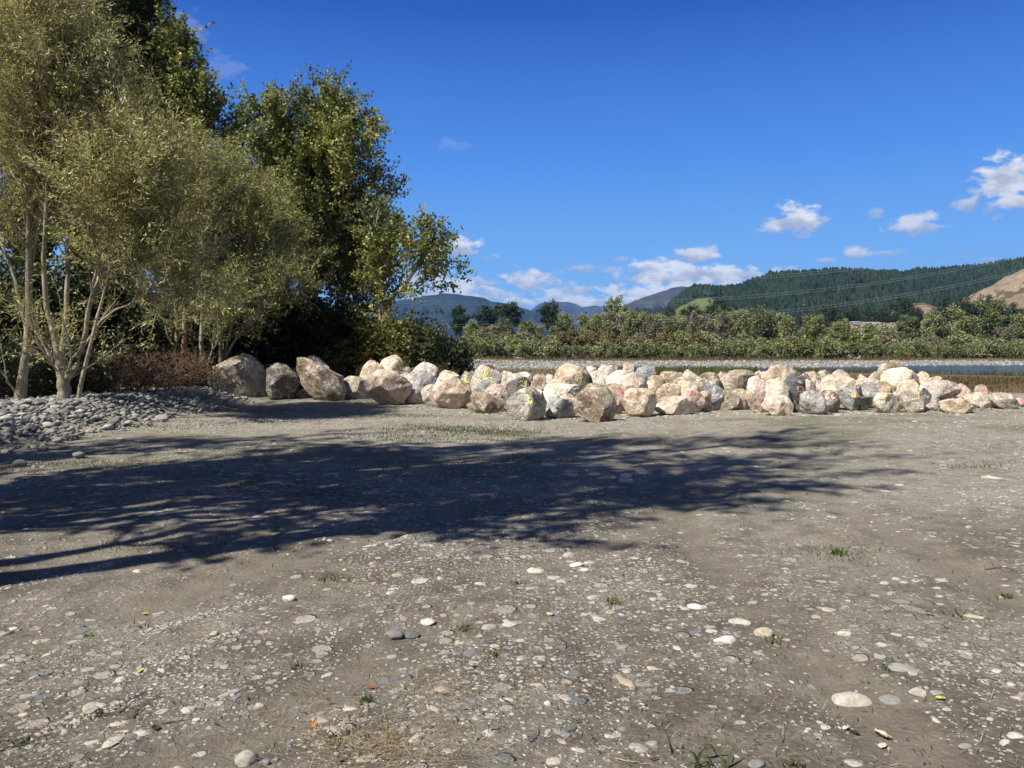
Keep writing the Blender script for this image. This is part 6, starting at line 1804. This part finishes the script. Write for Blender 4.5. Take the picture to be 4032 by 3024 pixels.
# stones on the far river bar
n = 9000
y = 93 + 50 * rg.random(n) ** 1.4
x = rg.uniform(-0.12, 0.72, n) * y
ok = (y > np.where(x > 26, river_far(x) + 1, 93))
x, y = x[ok], y[ok]
r = 0.10 * (1 + rg.pareto(2.5, len(x))).clip(1, 3.2)
scatter('river_gravel', x, y, ground_z(x, y) + r * 0.1, r, rg.uniform(0.5, 0.9, len(x)), np.clip(rg.normal(0.26, 0.14, len(x)), 0, 1), rg, 'pale stones of the gravel bar across the water')


# ------------------------------------------------------------------ grasses
def blades(name, x, y, z, h, w, lean, mats, rg, label, tone=None, flat=False):
    n = len(x)
    a = rg.uniform(0, 6.283, n)
    b = rg.uniform(0, 6.283, n)
    dx, dy = np.cos(a) * w, np.sin(a) * w
    lx, ly = np.cos(b) * lean * h, np.sin(b) * lean * h
    mz = h * (0.55 if not flat else 0.06)
    tz = h * (1.0 - 0.25 * np.minimum(lean, 1.5)) if not flat else h * 0.05
    P0 = np.stack([x - dx, y - dy, z], 1); P1 = np.stack([x + dx, y + dy, z], 1)
    M0 = np.stack([x - dx * 0.7 + lx * 0.35, y - dy * 0.7 + ly * 0.35, z + mz], 1); M1 = np.stack([x + dx * 0.7 + lx * 0.35, y + dy * 0.7 + ly * 0.35, z + mz], 1)
    T_ = np.stack([x + lx, y + ly, z + tz], 1)
    V = np.stack([P0, P1, M1, M0, T_], 1).reshape(-1, 3)
    o = (np.arange(n) * 5)[:, None]
    Q = np.array([[0, 1, 2, 3]]) + o
    Tr = np.array([[3, 2, 4]]) + o
    if tone is None:
        tone = rg.random(n)
    return mesh_np(name, V, [Q, Tr], mats, tone=np.concatenate([tone, tone]))


LF_REED = leaf_mat('dry_reed_blades', (0.075, 0.052, 0.025), (0.13, 0.095, 0.045), (0.20, 0.155, 0.08), 0.3, 0.8, 0.1)
LF_REEDG = leaf_mat('green_reed_blades', (0.055, 0.065, 0.02), (0.11, 0.115, 0.04), (0.19, 0.18, 0.075), 0.3, 0.7, 0.1)
LF_STRAW = leaf_mat('straw_blades', (0.16, 0.11, 0.06), (0.30, 0.23, 0.13), (0.45, 0.37, 0.23), 0.2, 0.7, 0.2)
LF_WEED = leaf_mat('green_weed_blades', (0.035, 0.055, 0.014), (0.075, 0.105, 0.026), (0.15, 0.17, 0.05), 0.3, 0.5, 0.3)

n = 46000
y = 1 / rg.uniform(1 / 90, 1 / 28, n)
x = rg.uniform(-0.14, 0.75, n) * y
edge = np.where(x > 24, river_near(x), 92)
ok = (y < edge - 1 + rg.uniform(0, 2, n)) & (rg.random(n) < 0.25 + sstep(fbm(x * 0.12, y * 0.12, 301, 3), 0.35, 0.6))
ok &= (y > 31) | (rg.random(n) < 0.3)
x, y = x[ok], y[ok]
hh = rg.uniform(0.10, 0.28, len(x)) * (0.7 + 0.9 * fbm(x * 0.1, y * 0.1, 305, 2)) * np.where(y < 36, 0.5, 1.0)
tag(link('dry_grass', blades('dry_grass', x, y, ground_z(x, y) - 0.02, hh, 0.008 + 0.00042 * y, rg.uniform(0.05, 0.5, len(x)), [LF_REED], rg, '')), 'dry brown grass of the flood plain between the boulders and the river', kind='stuff')
n = 9000
y = rg.uniform(60, 90, n); x = rg.uniform(0.10, 0.32, n) * y
x2 = np.concatenate([x, rg.uniform(0.28, 0.72, 5000) * 70]); y2 = np.concatenate([y, np.zeros(5000)])
y2[n:] = river_near(x2[n:]) - rg.uniform(-0.5, 3.0, 5000)
ok = (y2 > 35)
ok &= rg.random(len(x2)) < sstep(fbm(x2 * 0.15, y2 * 0.15, 311, 3), 0.35, 0.6)
x, y = x2[ok], y2[ok]
tag(link('river_reeds', blades('river_reeds', x, y, ground_z(x, y) - 0.02, rg.uniform(0.25, 0.7, len(x)), np.full(len(x), 0.035), rg.uniform(0.05, 0.4, len(x)), [LF_REEDG], rg, '')), 'greenish reeds at the near edge of the water', kind='stuff')
n = 14000
x = rg.uniform(-0.1, 0.72, n) * 165; y = rg.uniform(140, 171, n)
tag(link('bank_grass', blades('bank_grass', x, y, ground_z(x, y) - 0.05, rg.uniform(0.2, 1.1, n) * np.where(y < 156, 0.4, 1.0) * sstep(fbm(x * 0.08, y * 0.1, 321, 3), 0.3, 0.65), np.full(n, 0.07), rg.uniform(0.1, 0.6, n), [LF_REED], rg, '')), 'tan grass below the far bank scrub', kind='stuff')

# straw lying on the yard
cl = [(1480, 2960, 0.16, 620), (1760, 2700, 0.14, 220), (1430, 2880, 0.12, 150), (1350, 2290, 0.25, 120), (1560, 2230, 0.35, 140), (2060, 2650, 0.12, 60), (950, 2600, 0.10, 40), (1330, 2140, 0.5, 130), (3650, 2470, 0.25, 70), (2350, 2700, 0.1, 30), (480, 2500, 0.3, 40), (1250, 2840, 0.2, 60), (3000, 2800, 0.3, 40), (1700, 2950, 0.15, 90)]
xs, ys = [], []
for (px, py, s, n) in cl:
    d = gdist(px, py); q = at(px, py, d)
    xs.append(rg.normal(q[0], s, n)); ys.append(rg.normal(d, s * 0.8, n))
n = 2600
yy = 1 / rg.uniform(1 / 9, 1 / 2.6, n); xs.append(rg.uniform(-0.7, 0.7, n) * yy); ys.append(yy)
x, y = np.concatenate(xs), np.concatenate(ys)
tag(link('straw', blades('straw', x, y, ground_z(x, y) + 0.006 + 0.01 * rg.random(len(x)), rg.uniform(0.03, 0.13, len(x)), np.full(len(x), 0.0016), rg.uniform(0.8, 1.3, len(x)), [LF_STRAW], rg, '', flat=True)), 'dry straw and grass bits lying on the dirt', kind='stuff')

# dark litter: leaf crumbs, rootlets, bits of bark
LF_LITTER = leaf_mat('litter_bits', (0.020, 0.014, 0.009), (0.050, 0.034, 0.022), (0.14, 0.09, 0.05), 0.0, 0.9, 0.1)
n = 5200
yy = 1 / rg.uniform(1 / 11, 1 / 2.5, n); xx = rg.uniform(-0.7, 0.7, n) * yy
ok = rg.random(n) < 0.15 + sstep(fbm(xx * 0.9, yy * 0.9, 451, 3), 0.4, 0.62)
x, y = xx[ok], yy[ok]
tag(link('leaf_litter', blades('leaf_litter', x, y, ground_z(x, y) + 0.004 + 0.006 * rg.random(len(x)), rg.uniform(0.012, 0.05, len(x)), rg.uniform(0.001, 0.005, len(x)), rg.uniform(0.8, 1.2, len(x)), [LF_LITTER], rg, '', flat=True)), 'dark crumbs of leaves and rootlets on the dirt', kind='stuff')

# short green growth in the yard
xs, ys = [], []
for (px, py, sx, sy, n) in ((1750, 1690, 0.8, 0.5, 1500), (1950, 1700, 0.6, 0.4, 900), (1650, 1720, 0.8, 0.4, 700), (2080, 1810, 0.35, 0.25, 350), (3290, 2190, 0.16, 0.12, 170), (1560, 1640, 0.7, 0.3, 500), (3860, 1840, 0.3, 0.2, 160), (250, 1830, 0.8, 0.3, 500), (650, 1680, 0.9, 0.7, 700), (30, 1680, 0.4, 0.4, 300), (1180, 1930, 0.5, 0.25, 250), (1500, 1850, 0.6, 0.3, 250), (620, 2150, 0.4, 0.2, 200), (1050, 1620, 0.8, 0.5, 500)):
    d = gdist(px, py); q = at(px, py, d)
    xs.append(rg.normal(q[0], sx, n)); ys.append(rg.normal(d, sy, n))
n = 900
yy = 1 / rg.uniform(1 / 22, 1 / 3, n); xs.append(rg.uniform(-0.7, 0.7, n) * yy); ys.append(yy)
x, y = np.concatenate(xs), np.concatenate(ys)
tag(link('short_grass', blades('short_grass', x, y, ground_z(x, y) - 0.004, rg.uniform(0.015, 0.06, len(x)), 0.0015 + 0.00035 * y, rg.uniform(0.3, 0.9, len(x)), [LF_WEED], rg, '')), 'sparse short green grass growing in the yard dirt', kind='stuff')

# single weeds
WD = [(1945, 2580, 40, 0.035, 'low leafy green weed in the middle of the foreground'), (1445, 2745, 34, 0.04, 'dark green weed left of the dry grass'), (2782, 3010, 16, 0.10, 'tall bright green grass tuft at the bottom edge'),
      (3300, 2195, 46, 0.06, 'spreading green grass tuft in the sunlit dirt at the right'), (3045, 2535, 22, 0.05, 'green weed in front of the pale hump shaped stone'), (1825, 2455, 22, 0.045, 'narrow leaved weed right of the two touching stones'),
      (90, 2908, 20, 0.03, 'tiny green weed at the left of the foreground'), (388, 2812, 22, 0.035, 'small green weed left of a dark dead leaf'), (1292, 2278, 22, 0.055, 'tufted weed beside the pale gravel patch'),
      (3490, 2640, 22, 0.03, 'green weed behind the largest pale stone'), (2420, 2370, 26, 0.045, 'pale green weed between the centre stones'), (345, 2478, 26, 0.03, 'mossy weed on the wheel ridge at the left'),
      (2035, 2280, 24, 0.035, 'green weed by the flat whitish stone'), (3775, 2430, 18, 0.05, 'weed near the orange leaf at the right'), (3120, 3000, 16, 0.045, 'small weed at the bottom right of centre'),
      (1170, 2610, 20, 0.035, 'faint weed in the stony dirt at the left of centre'), (1320, 2905, 22, 0.04, 'weed left of the dry grass clump at the bottom'), (3960, 2355, 26, 0.04, 'bright weed at the right edge of the foreground')]
for k, (px, py, nb_, hh, lab) in enumerate(WD):
    d = gdist(px, py); q = at(px, py, d)
    r2 = np.random.default_rng(700 + k)
    sp = hh * 0.55
    xx, yy = r2.normal(0, sp, nb_), r2.normal(0, sp, nb_)
    me = blades('weed', xx, yy, np.zeros(nb_), r2.uniform(0.6, 1.2, nb_) * hh, np.full(nb_, 0.0028 + hh * 0.045), r2.uniform(0.3, 1.1, nb_), [LF_WEED], r2, '')
    o = tag(link('weed', me, None, (q[0], d, gz(q[0], d) - 0.004)), lab, 'weed')

# fallen leaves
def leaf_m(col, name): return plain_mat(name, col, 0.6, 0.3, 0.3, 40.0)


LC = {'o': leaf_m((0.42, 0.15, 0.04), 'orange_dead_leaf'), 'b': leaf_m((0.16, 0.085, 0.045), 'brown_dead_leaf'), 'y': leaf_m((0.50, 0.40, 0.08), 'yellow_dead_leaf'), 'p': leaf_m((0.52, 0.44, 0.31), 'pale_dry_leaf'), 'd': leaf_m((0.05, 0.035, 0.025), 'dark_dead_leaf')}
FL = [(1233, 2846, 'o', 0.045, 'orange fallen leaf left of the bottom centre'), (3660, 2430, 'o', 0.045, 'orange fallen leaf in the dirt at the right'), (1466, 2678, 'b', 0.055, 'curled brown leaf left of the whitish stone'),
      (3702, 2752, 'y', 0.05, 'yellow fallen leaf right of the oblong blue grey stone'), (3470, 2862, 'p', 0.085, 'large pale curled leaf on the bare dirt'), (3492, 2868, 'p', 0.05, 'narrow pale leaf right of the large curled one'), (3475, 2902, 'p', 0.05, 'torn pale leaf below the large curled one'),
      (3330, 2848, 'p', 0.04, 'small pale leaf left of the large curled one'), (3365, 2860, 'd', 0.045, 'dark grey crumpled leaf on the bare dirt'), (612, 2868, 'd', 0.055, 'dark crumpled leaf at the left foreground'), (572, 2392, 'y', 0.045, 'ochre leaf above the wheel ridge'),
      (552, 2630, 'y', 0.04, 'yellow leaf on the ridge gravel at the left'), (1350, 3000, 'b', 0.05, 'brown leaf by the dry grass at the bottom edge'), (1865, 2618, 'b', 0.035, 'reddish brown leaf below the low leafy weed'), (2920, 2330, 'o', 0.03, 'small orange leaf by the oval cream stone'),
      (2420, 2305, 'b', 0.035, 'tan leaf at the centre right'), (2010, 2145, 'o', 0.035, 'orange leaf at the edge of the sunlit dirt'), (3560, 3005, 'o', 0.045, 'rusty leaf at the bottom right')]
for k, (px, py, c, ln, lab) in enumerate(FL):
    d = gdist(px, py); q = at(px, py, d)
    r2 = np.random.default_rng(800 + k)
    cu = r2.uniform(0.25, 0.55)
    V = []
    for i in range(7):
        u = i / 6
        wv_ = math.sin(math.pi * min(1, u * 0.95 + 0.04)) ** 0.8 * 0.36
        for sdd in (-1, -0.5, 0, 0.5, 1):
            V.append((ln * (u - 0.5), ln * wv_ * sdd * (1 - 0.25 * abs(sdd) * cu), ln * (cu * 0.55 * (abs(sdd) * wv_ * 1.6) ** 1.3 + cu * 0.5 * (u - 0.45) ** 2 + 0.03 * r2.normal())))
    r_ = np.arange(35).reshape(7, 5)
    F = np.stack([r_[:-1, :-1].ravel(), r_[:-1, 1:].ravel(), r_[1:, 1:].ravel(), r_[1:, :-1].ravel()], 1)
    o = tag(link('fallen_leaf', mesh_np('fallen_leaf', np.array(V), F, [LC[c]]), None, (q[0], d, gz(q[0], d) + 0.006)), lab, 'leaf')
    o.rotation_euler = (r2.uniform(-0.2, 0.2), r2.uniform(-0.2, 0.2), r2.uniform(0, 6.28))

# twigs and wood
TW = [([(2205, 2502), (2222, 2520), (2233, 2545)], 0.003, 'short dark twig in the centre right of the foreground'), ([(1975, 2740), (2005, 2770), (2035, 2798)], 0.003, 'dark twig with a dry grass end near the bottom centre'),
      ([(525, 2818), (560, 2790)], 0.004, 'short brown stick in the left foreground'), ([(470, 2800), (540, 2740), (595, 2708)], 0.003, 'long brown stem lying along the dirt at the left'), ([(640, 2846), (700, 2838), (760, 2826)], 0.0025, 'thin dark stem right of the dark crumpled leaf'),
      ([(3880, 2238), (3960, 2236), (4010, 2256)], 0.0035, 'bare twig at the right edge of the sunlit dirt'), ([(3200, 2440), (3250, 2452), (3280, 2456)], 0.0025, 'pale stalk in the stony patch at the right'), ([(1880, 2928), (1930, 2892), (1990, 2878)], 0.003, 'forked thin twig near the bottom centre'),
      ([(2090, 2940), (2115, 2915), (2125, 2880)], 0.0025, 'thin twig right of the forked one'), ([(0, 2945), (110, 2915), (200, 2880)], 0.003, 'long thin root like stem at the lower left'), ([(2420, 2990), (2480, 3002), (2560, 3012)], 0.003, 'pale stalk at the bottom edge right of centre')]
M_TWIG = plain_mat('dark_twig', (0.055, 0.042, 0.032), 0.8, 0.2, 0.3, 60)
M_STALK = plain_mat('pale_stalk', (0.34, 0.27, 0.18), 0.8, 0.2, 0.3, 60)
for k, (pp, rad, lab) in enumerate(TW):
    Q = np.array([[*at(px, py, gdist(px, py))[:2], 0.0] for px, py in pp])
    Q[:, 2] = ground_z(Q[:, 0], Q[:, 1]) + rad * 1.5
    r2 = np.random.default_rng(850 + k)
    P = resample(Q, 12)
    P[1:-1] += r2.normal(0, rad * 1.6, (10, 3)) * np.array([1, 1, 0.8])
    c0 = P.mean(0)
    V, F = tubes((P - c0)[None], (np.linspace(1, 0.5, 12) * rad)[None], 6)
    tag(link('twig', mesh_np('twig', V, F, [M_STALK if 'pale' in lab else M_TWIG]), None, tuple(c0)), lab, 'twig')

M_WOOD = bark_mat('splintered_wood', (0.40, 0.27, 0.14), (0.62, 0.46, 0.28), 30.0)
d = gdist(358, 2036); q = at(358, 2036, d)
P = np.array([(-0.17, -0.01, 0), (-0.08, 0.0, 0.006), (0.02, 0.004, 0.004), (0.10, 0.0, 0.006), (0.165, -0.006, 0.0)])
V, F = tubes(P[None], np.array([[0.004, 0.02, 0.026, 0.02, 0.006]]), 6)
V[:, 2] *= 0.5
o = tag(link('wood_splinter', mesh_np('wood_splinter', V, F, [M_WOOD], smooth=False), None, (q[0], d, gz(q[0], d) + 0.012)), 'tan splinter of broken wood lying in the tree shadow at the left', 'wood')
o.rotation_euler = (0, 0, 0.12)

M_DRIFT = bark_mat('bleached_driftwood', (0.52, 0.47, 0.39), (0.72, 0.68, 0.60), 4.0)


def driftwood(label, px, py, d, pts, r0, seed):
    q = at(px, py, d)
    parts = []
    for (pl, ra) in pts:
        P = resample(np.array(pl, float), 10)
        parts.append(tubes(P[None], (np.linspace(1, 0.35, 10) * ra)[None], 6))
    V, F = merge(parts)
    tag(link('driftwood', mesh_np('driftwood', V, F, [M_DRIFT]), None, (q[0], d, gz(q[0], d))), label, 'driftwood')


driftwood('bleached driftwood branch with raised ends on the far gravel bar', 3362, 1424, 160, [([(-1.2, 0, 0.9), (-0.7, 0, 0.45), (0, 0, 0.2), (0.8, 0, 0.15), (1.3, 0, 0.25)], 0.10), ([(0.6, 0, 0.15), (1.1, 0, 0.5), (1.45, 0, 0.75)], 0.09), ([(1.0, 0, 0.2), (1.4, 0, 0.55), (1.3, 0, 0.85)], 0.07)], 0.1, 1)
driftwood('thin bleached log leaning in the far bank scrub', 2262, 1412, 164, [([(-0.5, 0, 0.9), (0, 0, 0.5), (0.6, 0, 0.1)], 0.10)], 0.1, 2)
driftwood('low pale log on the far gravel bar left of the middle', 2045, 1414, 162, [([(-1.0, 0, 0.15), (0, 0, 0.22), (1.3, 0, 0.12)], 0.13), ([(-0.3, 0, 0.2), (-0.6, 0, 0.45)], 0.06)], 0.1, 3)

# ------------------------------------------------------------------ the air: one even haze box round the whole place
m = bpy.data.materials.new('haze_air')
m.use_nodes = True
t = NT(m.node_tree)
pv_ = t.n('ShaderNodeVolumePrincipled', {'Color': (0.24, 0.50, 1.0), 'Density': 0.000075, 'Anisotropy': 0.0})
t.n('ShaderNodeOutputMaterial', {'Volume': pv_.outputs[0]})
bm = bmesh.new()
bx(bm, -11000, 11000, -120, 13500, -8.0, 480)
hz = bm_obj('haze', bm, m)
tag(hz, 'thin blue haze of the open air', kind='stuff')
